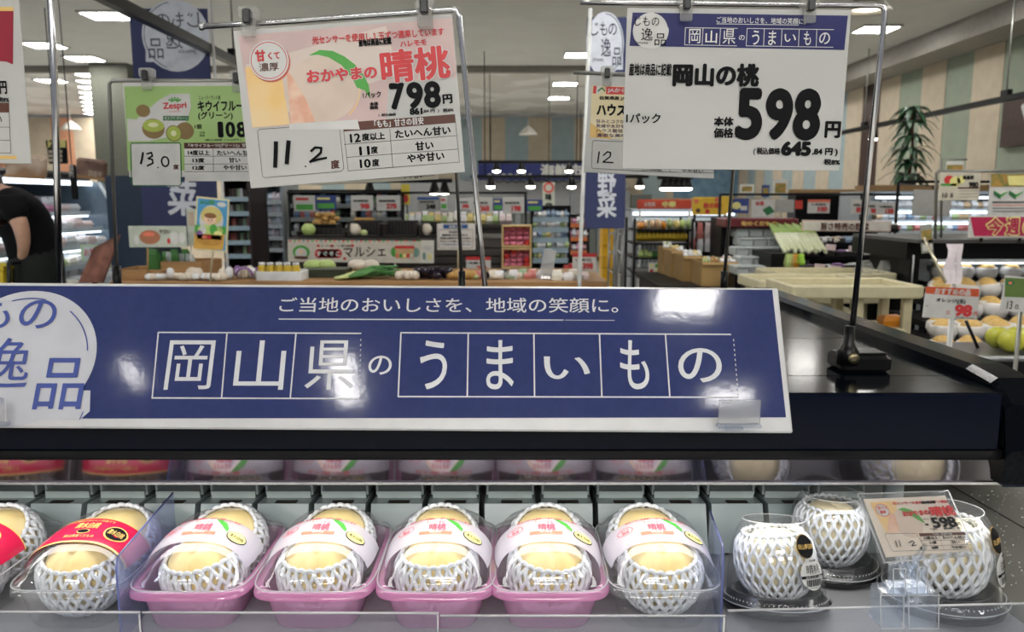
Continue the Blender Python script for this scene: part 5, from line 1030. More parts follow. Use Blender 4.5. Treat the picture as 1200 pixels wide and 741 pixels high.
# apple boxes
for k, (y0, y1) in enumerate(((265, 289), (292, 314))):
    Yb = 5.5; a = P(589, y1, Yb); b = P(622, y0, Yb); t = thing('apple_box', ('upper', 'lower')[k] + ' tilted wooden box with pink foam cups and red apples', 'fruit box', ((a.x + b.x) / 2, Yb, a.z)); w_ = b.x - a.x; h_ = b.z - a.z; cx = (a.x + b.x) / 2; PW = mat('pale_crate_wood', (.58, .42, .20), .6)
    MB().box((cx, Yb + .12, (a.z + b.z) / 2), (w_, .02, h_)).build('bottom', PINKF, t)
    for xx in (a.x, b.x): MB().rbox((xx, Yb + .06, (a.z + b.z) / 2), (.014, .12, h_ + .014), .003).build('side_board', PW, t)
    for zz in (a.z, b.z): MB().rbox((cx, Yb + .06, zz), (w_, .12, .014), .003).build('side_board', PW, t)
    nx, nz = 4, 4
    for i in range(nx):
        for j in range(nz):
            has = (k == 0 and (i, j) in ((3, 0),)) or (k == 1 and (i, j) in ((0, 2), (1, 3), (3, 0), (3, 1)))
            xx = a.x + w_ * (i + .5) / nx; zz = a.z + h_ * (j + .5) / nz; m_ = MB(); m_.blob((xx, Yb + .09, zz), (w_ / nx * 1.05, .06, h_ / nz * .9), 8, 6); m_.build('foam_cup', PINKF, t)
            if has: o = MB().blob((xx, Yb + .055, zz), (.05, .05, .047), 12, 8).build('apple', APP); tag(o, 'red apple in the %s pink lined box' % ('upper', 'lower')[k], 'apple', 'apples in the pink lined boxes')
    MB().box((cx, Yb + .16, a.z / 2), (.03, .03, a.z)).build('support', BLKM, t)
solo(boxpx(600, 314, 622, 331, 5.5, .1), 'leaflet_box', cm(4), 'red and white leaflet box under the apple boxes', 'box')
price_sign('white price card on the bench right of the flag pole', 671, 297, 699, 318, 4.9, '398', top=RED, name='しめじ', leg=True)
shelf_unit('shelf_unit', 'dark back shelf with small dim goods behind the potatoes and trays', 337, 474, 224, 335, 8.2, .4, (240, 256, 272), BLKM, mat('dim_strip', (.16, .18, .18), .5))
for yy in (239, 255, 271): row_px('food_pack', 'dim small packet on the dark back shelf behind the potatoes', 'food pack', 'packets on the dark back shelf', 340, 472, yy, 8.3, 22, 10, 'bag', [cm(10), cm(13), cm(4), cm(3), BLKM, BLKM, cm(9), cm(7)], .1)
# rail with hanging cards over the stand
rl = thing('card_rail', 'thin black overhead rail carrying hanging price cards behind the stand', 'rail', tuple(P(480, 226, 6.6)))
a = P(336, 226, 6.6); b = P(618, 226, 6.6)
MB().tube([a, b], .009, 6).build('rail', BLKM, rl)
for px in (338, 472, 616): q = P(px, 226, 6.6); MB().tube([q, (q.x, q.y, .0)], .011, 6).build('post', BLKM, rl)
hang = [(344, 229, 369, 248, '', None, 'pale green leaflet hanging at the left end of the rail'), (369, 229, 394, 246, '', 'blue', 'navy blue leaflet with vegetable picture on the rail'), (411, 229, 437, 247, '98', None, 'white price card reading 98, first of the two beside the navy leaflets'), (441, 229, 469, 247, '278', None, 'white price card reading 278, left of the yellow upright leaflet'),
        (489, 231, 514, 247, '248', 'grey', 'hanging grey price card reading 248'), (516, 231, 524, 246, '', None, 'small white leaflet beside the grey card'), (534, 232, 552, 246, '398', None, 'hanging card reading 398 behind the grey wire'), (552, 231, 577, 250, '368', None, 'hanging card reading 368 right of the leaning stand'), (589, 231, 614, 250, '198', None, 'hanging card reading 198 at the right end of the rail'), (578, 233, 589, 247, '', 'blue', 'small sky coloured leaflet between two cards'), (617, 234, 636, 248, '', 'blue', 'blue and green picture card beyond the rail end')]
for x0, y0, x1, y1, n_, kd, lab in hang:
    mm = {'blue': mat('navy_leaflet', (.03, .06, .25), .5), 'grey': mat('grey_card', (.38, .38, .36), .5), None: W}[kd]
    if n_: price_sign(lab, x0, y0, x1, y1, 6.58, n_, m=mm, top=mat('notice_blue') if kd == 'grey' else None, name='国産野菜', numc=BK if kd == 'grey' else RED)
    else: C = sign('leaflet', lab, x0, y0, x1, y1, 6.58, mm, cat='leaflet'); C.inner(.1, .1, .9, .45, LEAF); C.inner(.1, .7, .7, .85, RED if kd is None else YEL); C.done()
C = sign('leaflet', 'yellow upright leaflet hanging above the rail', 470, 216, 480, 240, 6.62, mat('yellow_leaflet', (.68, .55, .05), .5), cat='leaflet', leg=(475, 470)); C.ell(475, 233, 3.5, 4.5, RED, 1); C.done()

# more small goods along the bench, between the eggplants and the flag pole
for k in range(12): q = P(556 + 4.2 * k, 327, 4.62); item('vegetable_pack', 'small wrapped vegetable pack on the bench below the apple boxes', 'food pack', 'packs on the bench below the apple boxes', q.x, 4.62 + .04 * (k % 3), bz, .055, .05, .03 + .02 * (k % 2), 'tray' if k % 3 else 'ball', random.choice([cm(13), cm(4), ONI, BLKM, cm(5), BAGF, cm(12)]))
for k in range(8): q = P(640 + 6.5 * k, 328, 4.56); item('vegetable_pack', 'shiny pale vegetable pack on the bench around the clear card stand', 'food pack', 'packs around the clear card stand', q.x, 4.58 + .05 * (k % 2), bz, .06, .05, .03 + .015 * (k % 3), 'bag' if k % 3 == 0 else 'tray', random.choice([ONI, cm(2), cm(12), BAGF, cm(9)]))

# ================================================================ CENTRE, FAR
random.seed(33)
c1, cz = counter('goods_counter', 'dark counter of pale packets behind the hanging cards', 470, 602, 263, 7.3, .5, DKW)
for r_ in range(2): row_px('food_pack', 'pale packet on the counter behind the hanging cards', 'food pack', 'pale packets behind the cards', 472, 600, 263, 7.4 + .15 * r_, 17, 11 + 3 * r_, 'bag', [cm(9), cm(12), cm(5), cm(2), cm(0), cm(6)], .1)
shelf_unit('shelf_unit', 'tall rack of small shiny packets right of the apple boxes', 622, 668, 243, 335, 7.0, .4, (256, 268, 280, 292, 304, 316), BLKM, sus)
for k, yy in enumerate((255, 267, 279, 291, 303)): row_px('food_pack', 'small shiny packet on the rack right of the apple boxes', 'food pack', 'packets on the rack by the apple boxes', 624, 667, yy, 7.05, 8, 10, 'bag', [cm(12), cm(3), cm(9), cm(5), cm(6), cm(7), cm(0)], .1)
shelf_unit('shelf_unit', 'low shelf unit with an orange strip behind the white banner pole', 654, 690, 253, 335, 8.2, .4, (263, 279, 295, 311), BLKM, mat('orange_strip', (.75, .22, .08), .5))
for yy in (262, 278, 294): row_px('food_pack', 'small packet on the shelf unit with the orange strip', 'food pack', 'packets under the orange strip', 656, 689, yy, 8.25, 7, 9, 'bag', [cm(12), cm(4), cm(1), cm(9), cm(11), cm(3)], .1)
row_px('berry_pack', 'red berry pack right of the clear card stand', 'food pack', 'red berry packs', 660, 672, 318, 6.4, 2, 8, 'tray', APP)
C = sign('wide_banner', 'long navy banner with white brush words and waves over the back counter', 560, 188, 694, 211, 19.4, mat('deep_blue_banner', (.008, .018, .15), .5), th=.04); C.txt('海鮮市場', 633, 200, 700, 200, 15, W, .05, L=2); C.line([(570 + 4 * k, 206 - 2.2 * (k % 2)) for k in range(14)], 1.4, W, 2); C.line([(570 + 5 * k, 212 + 2 * (k % 2)) for k in range(24)], 1.0, BK, 2); C.done()
for px in (575, 680): MB().tube([P(px, 188, 19.4), (P(px, 188, 19.4).x, 19.4, 3.67)], .01, 5).build('hanging_wire', BLKM, C.root)
C = sign('hanging_sign', 'white upright sign with a red ring before the grey back windows', 636, 214, 650, 252, 14.0, mat('pale_board'), th=.02); C.ring(643, 220, 5, 5, 2, RED, 2); C.txt('味', 639, 231, 647, 231, 8, BK, .04); C.txt('自', 639, 241, 647, 241, 7, BK, .04); C.done(); MB().tube([P(643, 214, 14.0), (P(643, 214, 14).x, 14.0, 3.66)], .006, 5).build('hanging_wire', BLKM, C.root)
def xtrack(label, x0, x1, y_, Y, spots):
    a = P(x0, y_, Y); b = P(x1, y_, Y); t = thing('lighting_track', label, 'lighting track', tuple(a)); MB().box(((a.x + b.x) / 2, Y, a.z), (b.x - a.x, .05, .05)).build('rail', BLKP, t)
    for xx in (a.x + .2, b.x - .2): MB().tube([(xx, Y, a.z), (xx, Y, 3.62)], .007, 5).build('hanger_wire', BLKM, t)
    for px in spots:
        q = P(px, y_, Y); MB().lathe([(.035, 0), (.06, -.08), (.07, -.12)], 10, c=(q.x, Y, q.z - .02)).build('spot_housing', BLKP, t); MB().lathe([(.065, 0), (.05, -.03), (.01, -.035)], 10, c=(q.x, Y, q.z - .135)).build('spot_bulb', mat('spot_bulb'), t)
xtrack('upper black lighting track before the navy back banner', 560, 690, 190, 13.0, (582, 611, 667)); xtrack('lower black lighting track under the navy back banner', 552, 760, 207, 11.5, (575, 622, 670, 750)); xtrack('short lighting track with five close spots above the red banner', 770, 812, 208, 10.5, (779, 786, 793, 800, 806)); xtrack('lighting track behind the hanging price cards', 430, 530, 212, 10.0, (433, 509, 521))
# yellow crates and roll cages in the aisle
YC = mat('yellow_crate_plastic', (.75, .42, .01), .4)
for k in range(6): z = P(712, 313, 10.5).z; 
q0 = P(706, 312, 10.5); q1 = P(719, 312, 10.5)
for k in range(8): m_ = MB(); z_ = .10 * 1 + k * .21; m_.box(((q0.x + q1.x) / 2, 10.7, k * .155 + .075), (q1.x - q0.x, .35, .14)); m_.box(((q0.x + q1.x) / 2, 10.7, k * .155 + .148), (q1.x - q0.x + .02, .37, .012)); solo(m_, 'plastic_crate', YC, 'yellow plastic crate, %s of the aisle stack' % ('lowest', 'second from below', 'third from below', 'fourth from below', 'fifth from below', 'sixth from below', 'second from top', 'topmost')[k], 'crate', 'yellow crates in the aisle')
def cage(label, x0, x1, y0, Y):
    a = P(x0, y0, Y); b = P(x1, y0, Y); t = thing('roll_cage', label, 'trolley', ((a.x + b.x) / 2, Y + .25, 0))
    for xx in (a.x, b.x):
        for yy in (Y, Y + .5): MB().tube([(xx, yy, .08), (xx, yy, a.z)], .013, 6).build('post', GM, t); MB().blob((xx, yy, .045), (.05, .09, .09), 8, 6).build('wheel', BLKP, t)
    for k in range(5):
        zz = .15 + (a.z - .2) * k / 4; MB().tube([(a.x, Y, zz), (b.x, Y, zz), (b.x, Y + .5, zz), (a.x, Y + .5, zz), (a.x, Y, zz)], .008, 5).build('rail', GM, t)
    for k in range(1, 5): xx = a.x + (b.x - a.x) * k / 5; MB().tube([(xx, Y, .15), (xx, Y, a.z - .05)], .004, 4).build('bar', GM, t)
    MB().box(((a.x + b.x) / 2, Y + .25, .14), (b.x - a.x, .5, .02)).build('platform', GM, t)
cage('grey roll cage just right of the yellow crates', 720, 729, 270, 9.6); cage('grey roll cage nearest the wire fruit rack', 731, 742, 264, 8.8)
# wire rack with oranges, bananas and greens
rk = thing('wire_rack', 'black wire rack of oranges, bananas and green packs right of the aisle', 'rack', (P(775, 300, 7.0).x, 7.2, 0)); a = P(744, 256, 7.0); b = P(812, 256, 7.0)
for xx in (a.x, b.x):
    for yy in (7.0, 7.5): MB().tube([(xx, yy, 0), (xx, yy, a.z)], .012, 6).build('post', BLKM, rk)
for yy_ in (270, 286, 303, 320):
    z = P(780, yy_, 7.0).z; MB().tube([(a.x, 7.0, z), (b.x, 7.0, z), (b.x, 7.5, z), (a.x, 7.5, z), (a.x, 7.0, z)], .008, 5).build('shelf_rim', BLKM, rk); MB().box(((a.x + b.x) / 2, 7.25, z), (b.x - a.x, .5, .006)).build('shelf', BLKM, rk)
    for k in range(1, 14): xx = a.x + (b.x - a.x) * k / 14; MB().tube([(xx, 6.99, z), (xx, 6.99, z - .05)], .004, 4).build('wire', BLKM, rk)
for k in range(8): xx = a.x + (b.x - a.x) * k / 8; MB().tube([(xx, 7.0, .05), (xx, 7.0, P(780, 320, 7).z)], .004, 4).build('wire', BLKM, rk)
row_px('fruit_pack', 'bag of oranges on top shelf of the wire rack', 'fruit bag', 'orange bags on the wire rack', 747, 780, 270, 7.1, 5, 12, 'ball', [mat('orange_fruit', (.75, .28, .02), .4), cm(8)], .2)
row_px('fruit_pack', 'green and yellow bag on the top shelf of the wire rack', 'fruit bag', 'green bags on the wire rack', 781, 811, 270, 7.1, 4, 13, 'ball', [LGREEN, cm(6), cm(5)], .2)
for k in range(9):
    q = P(750 + k * 6, 286, 7.1); m_ = MB()
    for j in range(4): m_.tube([(q.x - .03 + .02 * j, 7.08, q.z + .03), (q.x - .035 + .022 * j, 7.04, q.z + .075), (q.x - .02 + .012 * j, 7.1, q.z + .12)], [.010, .017, .007], 6)
    solo(m_, 'banana_bunch', mat('banana_yellow', (.72, .50, .04), .45), 'yellow banana bunch on the second shelf of the wire rack', 'bananas', 'banana bunches on the wire rack')
row_px('green_pack', 'green packet on the third shelf of the wire rack', 'food pack', 'green packets on the wire rack', 748, 790, 303, 7.1, 8, 10, 'bag', [cm(5), LGREEN, LEEKG, cm(9)], .12)
C = sign('leaflet', 'pale picture leaflet hung low on the wire rack', 760, 308, 779, 322, 6.96, mat('pale_print_white'), cat='leaflet')
for k in range(6): C.ell(763.5 + 6 * (k % 3), 311.5 + 6 * (k // 3), 2, 2, (YEL, LEAF, ORG, RED, YEL, LEAF)[k], 1)
C.done()
C = sign('red_banner', 'long orange red banner above the wire rack', 747, 234, 811, 245, 9.0, mat('vermilion_banner', (.62, .07, .03), .5), th=.03, cat='banner'); C.txt('中華', 776, 239.5, 792, 239.5, 7, YEL, .05, L=2); C.txt('お惣菜', 755, 239.5, 768, 239.5, 5, W, .02, L=2); C.done(); MB().tube([P(750, 246, 9.0), (P(750, 246, 9).x, 9.0, 0)], .015, 6).build('post', mat('white_pole'), C.root); MB().tube([P(808, 246, 9.0), (P(808, 246, 9).x, 9.0, 0)], .015, 6).build('post', mat('white_pole'), C.root)
C = sign('yellow_banner', 'yellow banner with fruit pictures right of the red banner', 812, 231, 853, 252, 9.0, mat('sunny_banner', (.80, .52, .04), .5), th=.03, cat='banner'); C.txt('秋の味覚', 824, 241, 850, 241, 7, RED, .05, L=2)
for px, py, c_ in ((816, 236, ORG), (818, 247, BRN), (829, 248, RED), (840, 234, ORG), (848, 247, ORG)): C.ell(px, py, 2.6, 2.6, c_, 1)
C.done()
for px in (814, 850): MB().tube([P(px, 252, 9.0), (P(px, 252, 9).x, 9.0, 0)], .015, 6).build('post', BLKM, C.root)
# bright deli counter behind
dl = shelf_unit('wall_chiller', 'distant lit chiller behind the wire rack and red banner', 740, 862, 246, 300, 11.5, .6, (256, 265, 274, 284), CH, SH, cat='chiller'); a = P(742, 248, 11.5); b = P(860, 248, 11.5)
MB().box(((a.x + b.x) / 2, 11.48, a.z - .03), (b.x - a.x, .04, .05)).build('canopy_lamp', SHLAMP, dl)
for yy in (264, 273, 283): row_px('food_pack', 'coloured packet in the distant chiller behind the wire rack', 'food pack', 'packets in the distant chiller', 743, 860, yy, 11.6, 20, 8, 'bag', [cm(k) for k in (0, 1, 4, 5, 6, 8, 9, 12)], .1)
# cartons with bagged goods
def carton(label, x0, y0, x1, y1, Y, d):
    a = P(x0, y1, Y); b = P(x1, y0, Y); t = thing('cardboard_box', label, 'cardboard box', ((a.x + b.x) / 2, Y + d / 2, a.z)); cx = (a.x + b.x) / 2; w_ = b.x - a.x; h_ = b.z - a.z; m_ = MB()
    for (dx, dy, ww, dd) in ((0, 0, w_, .008), (0, d, w_, .008), (-w_ / 2, d / 2, .008, d), (w_ / 2, d / 2, .008, d)): m_.box((cx + dx, Y + dy, a.z + h_ / 2), (ww, dd, h_))
    m_.box((cx, Y + d / 2, a.z + .01), (w_, d, .012)); m_.build('box_walls', KRAFT, t)
    f_ = MB(); f_.loft([[(cx - w_ / 2, Y, a.z + h_), (cx + w_ / 2, Y, a.z + h_), (cx + w_ / 2, Y + .004, a.z + h_), (cx - w_ / 2, Y + .004, a.z + h_)], [(cx - w_ / 2 - .0, Y - .03, a.z + h_ * .90), (cx + w_ / 2, Y - .03, a.z + h_ * .90), (cx + w_ / 2, Y - .026, a.z + h_ * .90), (cx - w_ / 2, Y - .026, a.z + h_ * .90)]]); f_.build('flap', KRAFT, t)
    return t, a, b
lt1, lz = counter('low_table', 'low black table carrying the cardboard boxes', 775, 884, 336, 5.6, 1.2, BLKM)
for lab, x0, y0, x1, y1, Y, d in (('big cardboard box nearest, right end of the row', 822, 307, 877, 336, 5.62, .38), ('cardboard box left of the biggest one', 800, 300, 822, 330, 5.95, .35), ('third cardboard box of the row', 786, 294, 801, 325, 6.3, .3), ('farthest cardboard box of the row', 776, 290, 787, 322, 6.6, .2)):
    t_, a, b = carton(lab, x0, y0, x1, y1, Y, d); n_ = max(3, int((x1 - x0) / 5))
    for r_ in range(2): row_px('bagged_bun', 'small wrapped goods heaped in the cardboard box', 'food pack', 'wrapped goods heaped in the cardboard boxes', x0 + 1, x1 - 1, y0 + 3 - 3 * r_, Y + .1 + .12 * r_, n_, 7, 'ball', [cm(9), cm(0), cm(5), cm(12), ONI, cm(6), mat('brown_bun', (.45, .25, .10), .5)], .09, ov=1.3)
    o_ = bpy.data.objects.get('x')
MB().tube([P(851, 305, 5.61), P(872, 305, 5.61)], .001, 4) if 0 else None
# hooks with hanging packets
hk = thing('peg_stand', 'black peg stand with hanging white packets behind the cardboard boxes', 'rack', (P(830, 300, 7.2).x, 7.2, 0)); a = P(806, 259, 7.2); b = P(862, 259, 7.2)
MB().box(((a.x + b.x) / 2, 7.25, a.z / 2), (b.x - a.x, .04, a.z)).build('back_board', BLKM, hk)
for r_, yy in enumerate((262, 274)):
    for k in range(6):
        q = P(811 + 9 * k, yy, 7.1); MB().tube([(q.x, 7.23, q.z + .01), (q.x, 7.02, q.z + .01)], .004, 4).build('peg', GM, hk)
        item('hanging_pack', 'white hanging packet on the peg stand', 'food pack', 'hanging packets on the peg stand', q.x, 7.08, q.z - .16, .05, .05, .17, 'bag', random.choice([cm(12), cm(0), cm(2), cm(4)]))
# ================================================================ RIGHT SIDE
# rail with cards
def rail(label, x0, x1, yb, Y, posts, y1=None):
    t = thing('card_rail', label, 'rail', tuple(P(x0, yb, Y))); MB().tube([P(x0, yb, Y), P(x1, y1 or yb, Y)], .010, 6).build('rail', BLKM, t)
    for px in posts: q = P(px, yb, Y); MB().tube([q, (q.x, q.y, 0)], .012, 6).build('post', BLKM, t)
rail('black overhead rail with price cards right of the yellow banner', 844, 1055, 228, 7.0, (844, 1010))
for x0, y0, x1, y1, n_, kd, lab in ((846, 230, 860, 250, '', 'y', 'yellow leaflet at the left end of the right rail'), (856, 233, 878, 250, '', 'b', 'navy leaflet with a yellow vegetable on the right rail'), (881, 234, 908, 255, '', None, 'white leaflet with a green box picture on the right rail'), (909, 234, 931, 249, ' ', 'g', 'blank grey card back on the right rail'), (932, 235, 941, 245, '', 'r', 'small red leaflet on the right rail'),
        (947, 234, 973, 250, '100', 'o', 'card reading 100 with an orange top on the right rail'), (998, 234, 1010, 251, '88', None, 'card left of the chrome stand on the right rail'), (1014, 236, 1028, 252, '98', None, 'white card right of the chrome stand'), (1028, 237, 1050, 252, '158', None, 'white card reading 158 before the black frame')):
    mm = {'b': mat('navy_leaflet'), 'g': mat('card_back_grey', (.42, .42, .40), .6), 'r': mat('red_leaflet', (.60, .05, .03), .5), 'y': mat('sunny_banner'), 'o': W, None: W}[kd]
    if n_.strip(): price_sign(lab, x0, y0, x1, y1, 6.98, n_, m=mm, top=ORG if kd == 'o' else None, name='お買得品')
    else:
        C = sign('leaflet', lab, x0, y0, x1, y1, 6.98, mm, cat='leaflet')
        if kd == 'b': C.ell((x0 + x1) / 2 - 4, 241, 5, 4, YEL, 1); C.inner(.55, .2, .9, .5, W)
        if kd is None: C.poly([(893, 246), (902, 241), (908, 248), (899, 253)], mat('dark_green_ink'), 1); C.txt('市場', 885, 239, 895, 238, 5, RED, .03)
        C.done()
for x0, y0, x1, y1, mm, lab in ((867, 216, 884, 226, mat('pale_print_white'), 'small picture card above the right rail, left one'), (893, 217, 902, 231, mat('navy_leaflet'), 'small navy card above the right rail'), (906, 210, 924, 229, mat('pale_print_white'), 'taller picture card above the right rail')):
    C = sign('leaflet', lab, x0, y0, x1, y1, 7.3, mm, cat='leaflet', leg=((x0 + x1) / 2, 470), legm=GM); C.inner(.15, .15, .85, .75, mat('mustard_picture', (.45, .26, .06), .5, c2=(.15, .2, .05), sc=30)); C.done()
# stepped pale crates under a dark red strip
sc_ = thing('crate_rack', 'black rack behind the stacked pale foam crates, dark red strip on top', 'rack', (P(905, 300, 6.4).x, 6.6, 0)); a = P(851, 256, 6.4); b = P(936, 256, 6.4)
MB().box(((a.x + b.x) / 2, 6.75, a.z / 2), (b.x - a.x, .3, a.z)).build('body', BLKM, sc_); q1 = P(851, 256, 6.0); q2 = P(936, 267, 6.0); MB().rbox(((q1.x + q2.x) / 2, 6.15, (q1.z + q2.z) / 2), (q2.x - q1.x, .3, q1.z - q2.z), .01).build('strip', mat('dark_red_strip', (.14, .012, .02), .4), sc_)
MB().box(((q1.x + q2.x) / 2, 6.3, q2.z / 2), (q2.x - q1.x - .04, .2, q2.z)).build('support', BLKM, sc_)
C = sign('strip_lettering', 'gold lettered plate on the dark red strip', 866, 258, 912, 266, 5.99, mat('dark_red_strip'), cat='sign'); C.txt('旬のくだもの', 868, 262, 910, 262, 5.5, GOLD, .05, L=3); C.done()
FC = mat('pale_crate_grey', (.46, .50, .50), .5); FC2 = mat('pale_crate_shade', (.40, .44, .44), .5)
for r_ in range(5):
    y0 = 268 + 11 * r_; Yr = 6.05 - .16 * r_
    for k in range(4 + (r_ > 1)):
        x0 = 862 + 16.5 * k + (r_ % 2) * 5; a = P(x0, y0 + 10.4, Yr); b = P(x0 + 16, y0, Yr); cx = (a.x + b.x) / 2; w_ = b.x - a.x; h_ = b.z - a.z
        t = thing('foam_crate', 'pale grey stacked crate, %s row from the top, %s from the left' % (('first', 'second', 'third', 'fourth', 'fifth')[r_], ('first', 'second', 'third', 'fourth', 'fifth')[k]), 'crate', (cx, Yr + .1, a.z), 'stacked pale grey crates')
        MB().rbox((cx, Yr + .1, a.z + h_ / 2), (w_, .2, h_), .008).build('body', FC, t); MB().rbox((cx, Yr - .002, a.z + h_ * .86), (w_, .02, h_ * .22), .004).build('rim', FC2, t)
bs = MB(); 
for r_ in range(5): q1 = P(862, 268 + 11 * (r_ + 1), 6.05 - .16 * r_); q2 = P(944, 300, 6.0 - .16 * r_); bs.box(((q1.x + q2.x) / 2, 6.15 - .16 * r_, (q1.z - .005) / 2), (q2.x - q1.x, .17, q1.z - .005))
bs.build('stepped_base', BLKM, sc_)
# leeks leaning on the black shelf
bsh = thing('produce_shelf', 'sloping black produce shelf between the pale crates and black frame', 'display shelf', (P(985, 330, 5.6).x, 5.9, 0)); a = P(900, 330, 5.6); b = P(1052, 330, 5.6)
for k, (y0, Y) in enumerate(((316, 5.2), (300, 5.5), (284, 5.8), (268, 6.1))):
    q1 = P(936 - 8 * k, y0, Y); q2 = P(1052, y0, Y); MB().box(((q1.x + q2.x) / 2, Y + .15, q1.z - .015), (q2.x - q1.x, .34, .03)).build('shelf', BLKM, bsh); MB().box(((q1.x + q2.x) / 2, Y, q1.z + .01), (q2.x - q1.x, .012, .04)).build('front_lip', DKW, bsh); MB().box(((q1.x + q2.x) / 2, Y + .3, q1.z / 2), (q2.x - q1.x - .04, .03, q1.z)).build('riser', BLKM, bsh)
for k in range(16):
    x_ = 902 + k * 3.0; a = P(x_, 262 + (k % 3), 5.95); b = P(x_ + 18 + (k % 4), 296 - (k % 3) * 2, 5.35); m_ = MB(); m_.m = 1; m_.tube([a, a.lerp(b, .4)], [.008, .016], 6); m_.m = 0; m_.tube([a.lerp(b, .4), b], [.016, .013], 6); solo(m_, 'leek', [mat('leek_white', (.70, .74, .50), .35), mat('leek_mid_green', (.30, .45, .10), .4)], 'pale bagged leek leaning in the row beside the pale crates', 'leek', 'leaning leeks beside the pale crates')
solo(boxpx(902, 297, 935, 340, 5.3, .6), 'leek_stand', BLKM, 'black stand holding up the leaning leeks', 'stand')
for k in range(3): q = P(929 + 6 * k, 313, 5.2); item('pepper_bag', 'bag of green or red peppers under the leeks', 'vegetable bag', 'pepper bags under the leeks', q.x, 5.27, P(930, 316, 5.2).z, .06, .05, .10, 'bag', (LGREEN, mat('orange_fruit'), mat('bright_green', (.35, .65, .05), .4))[k])
C = sign('shelf_banner', 'long cream banner with dark words along the top of the black produce shelf', 940, 258, 1045, 271, 5.75, mat('pink_cream_banner', (.72, .56, .48), .5), th=.01, cat='banner', sk=1); C.inner(.02, .1, .98, .9, mat('cream_banner_face', (.74, .70, .64), .5)); C.txt('旨さ特売の野菜', 962, 265, 1018, 266, 8, BRN, .04, L=3); C.done()
for q1 in (P(942, 270, 5.76), P(1043, 271, 5.76)): MB().tube([q1, (q1.x, 5.76, P(1000, 284, 5.8).z - .02)], .006, 5).build('post', BLKM, C.root)
for r_, (yb, Y, ms) in enumerate(((268, 6.15, [cm(0), cm(12), cm(9)]), (284, 5.85, [cm(12), ONI, cm(2), BAGF, cm(7)]), (300, 5.55, [cm(12), BLKM, cm(9), PURP]), (316, 5.25, [BLKM, cm(12), cm(0), PURP]))): row_px('vegetable_pack', 'small wrapped vegetable pack on the black shelf, %s tier' % ('top', 'second', 'third', 'lowest')[r_], 'food pack', 'packs on black shelf tier %s' % ('one', 'two', 'three', 'four')[r_], 955 - 4 * r_, 1050, yb, Y, 16 - 2 * r_, 7, 'tray', ms, .1)
for px, py, Y in ((974, 289, 5.45), (1001, 291, 5.45), (931, 301, 5.28), (961, 312, 5.15), (980, 314, 5.15)): C = sign('price_tag', 'small pink price tag on the black produce shelf', px - 6, py - 3, px + 6, py + 4, Y, mat('pale_pink_tag', (.78, .62, .62), .4), cat='price tag', group='pink tags on the black shelf', sk=1); C.done()
# cream folding tables
def table(label, x0, x1, yf, Yf, Yb, legs):
    a = P(x0, yf, Yf); b = P(x1, yf, Yf); z = a.z; t = thing('folding_table', label, 'table', ((a.x + b.x) / 2, (Yf + Yb) / 2, 0)); cx = (a.x + b.x) / 2; w_ = b.x - a.x
    MB().box((cx, (Yf + Yb) / 2, z - .035), (w_ - .03, Yb - Yf - .03, .02)).build('tray_floor', CTAB, t)
    for c_, d_ in (((cx, Yf, z - .02), (w_, .02, .055)), ((cx, Yb, z - .02), (w_, .02, .055)), ((a.x, (Yf + Yb) / 2, z - .02), (.02, Yb - Yf, .055)), ((b.x, (Yf + Yb) / 2, z - .02), (.02, Yb - Yf, .055))): MB().rbox(c_, d_, .006).build('tray_rim', CTAB, t)
    for px in legs:
        for yy in (Yf + .08, Yb - .08): q = P(px, 350, Yf); MB().rbox((q.x, yy, (z - .04) / 2), (.04, .03, z - .04), .004).build('leg', CTAB, t)
    for zz in (.45, .93): MB().rbox((cx, (Yf + Yb) / 2, zz), (w_ - .06, Yb - Yf - .1, .03), .005).build('lower_shelf', CTAB, t)
table('long cream plastic tray table nearest, right of the chrome stand', 932, 1081, 337, 3.35, 3.72, (940, 1016, 1074)); table('cream plastic tray table behind, its left end by the pale crates', 893, 1020, 331, 3.95, 4.35, (900, 956, 1010)); table('cream plastic tray table farthest, reaching toward the fruit chiller', 912, 1050, 322, 4.45, 4.85, (920, 985, 1042))
for k in range(9): q = P(885 + 5 * k, 330, 5.0); item('snack_pack', 'dark red wrapped snack behind the cream tables', 'food pack', 'snacks behind the cream tables', q.x, 5.05, P(885, 336, 5.0).z, .05, .05, .05, 'tray', random.choice([APP, cm(0), LGREEN, BLKM]))
solo(boxpx(880, 335, 932, 360, 4.95, .22), 'snack_box', BLKM, 'low black box with wrapped snacks beyond the cream tables', 'box')
q = P(1083, 385, 3.4); item('orange_bag', 'orange and green bag lying on the lower shelf of the cream table', 'fruit bag', None, q.x - .10, 3.5, .945, .10, .07, .05, 'tray', mat('orange_fruit'))
for k, (px, py) in enumerate(((1040, 300), (1050, 303), (1012, 312))): q = P(px, 322, 4.6); item('clear_bag', 'shiny clear bag lying on the farthest cream table', 'bag', 'clear bags on the cream table', q.x, 4.6, P(1000, 322, 4.45).z - .02, .10, .07, .09, 'bag', BAGF, .3 * k)
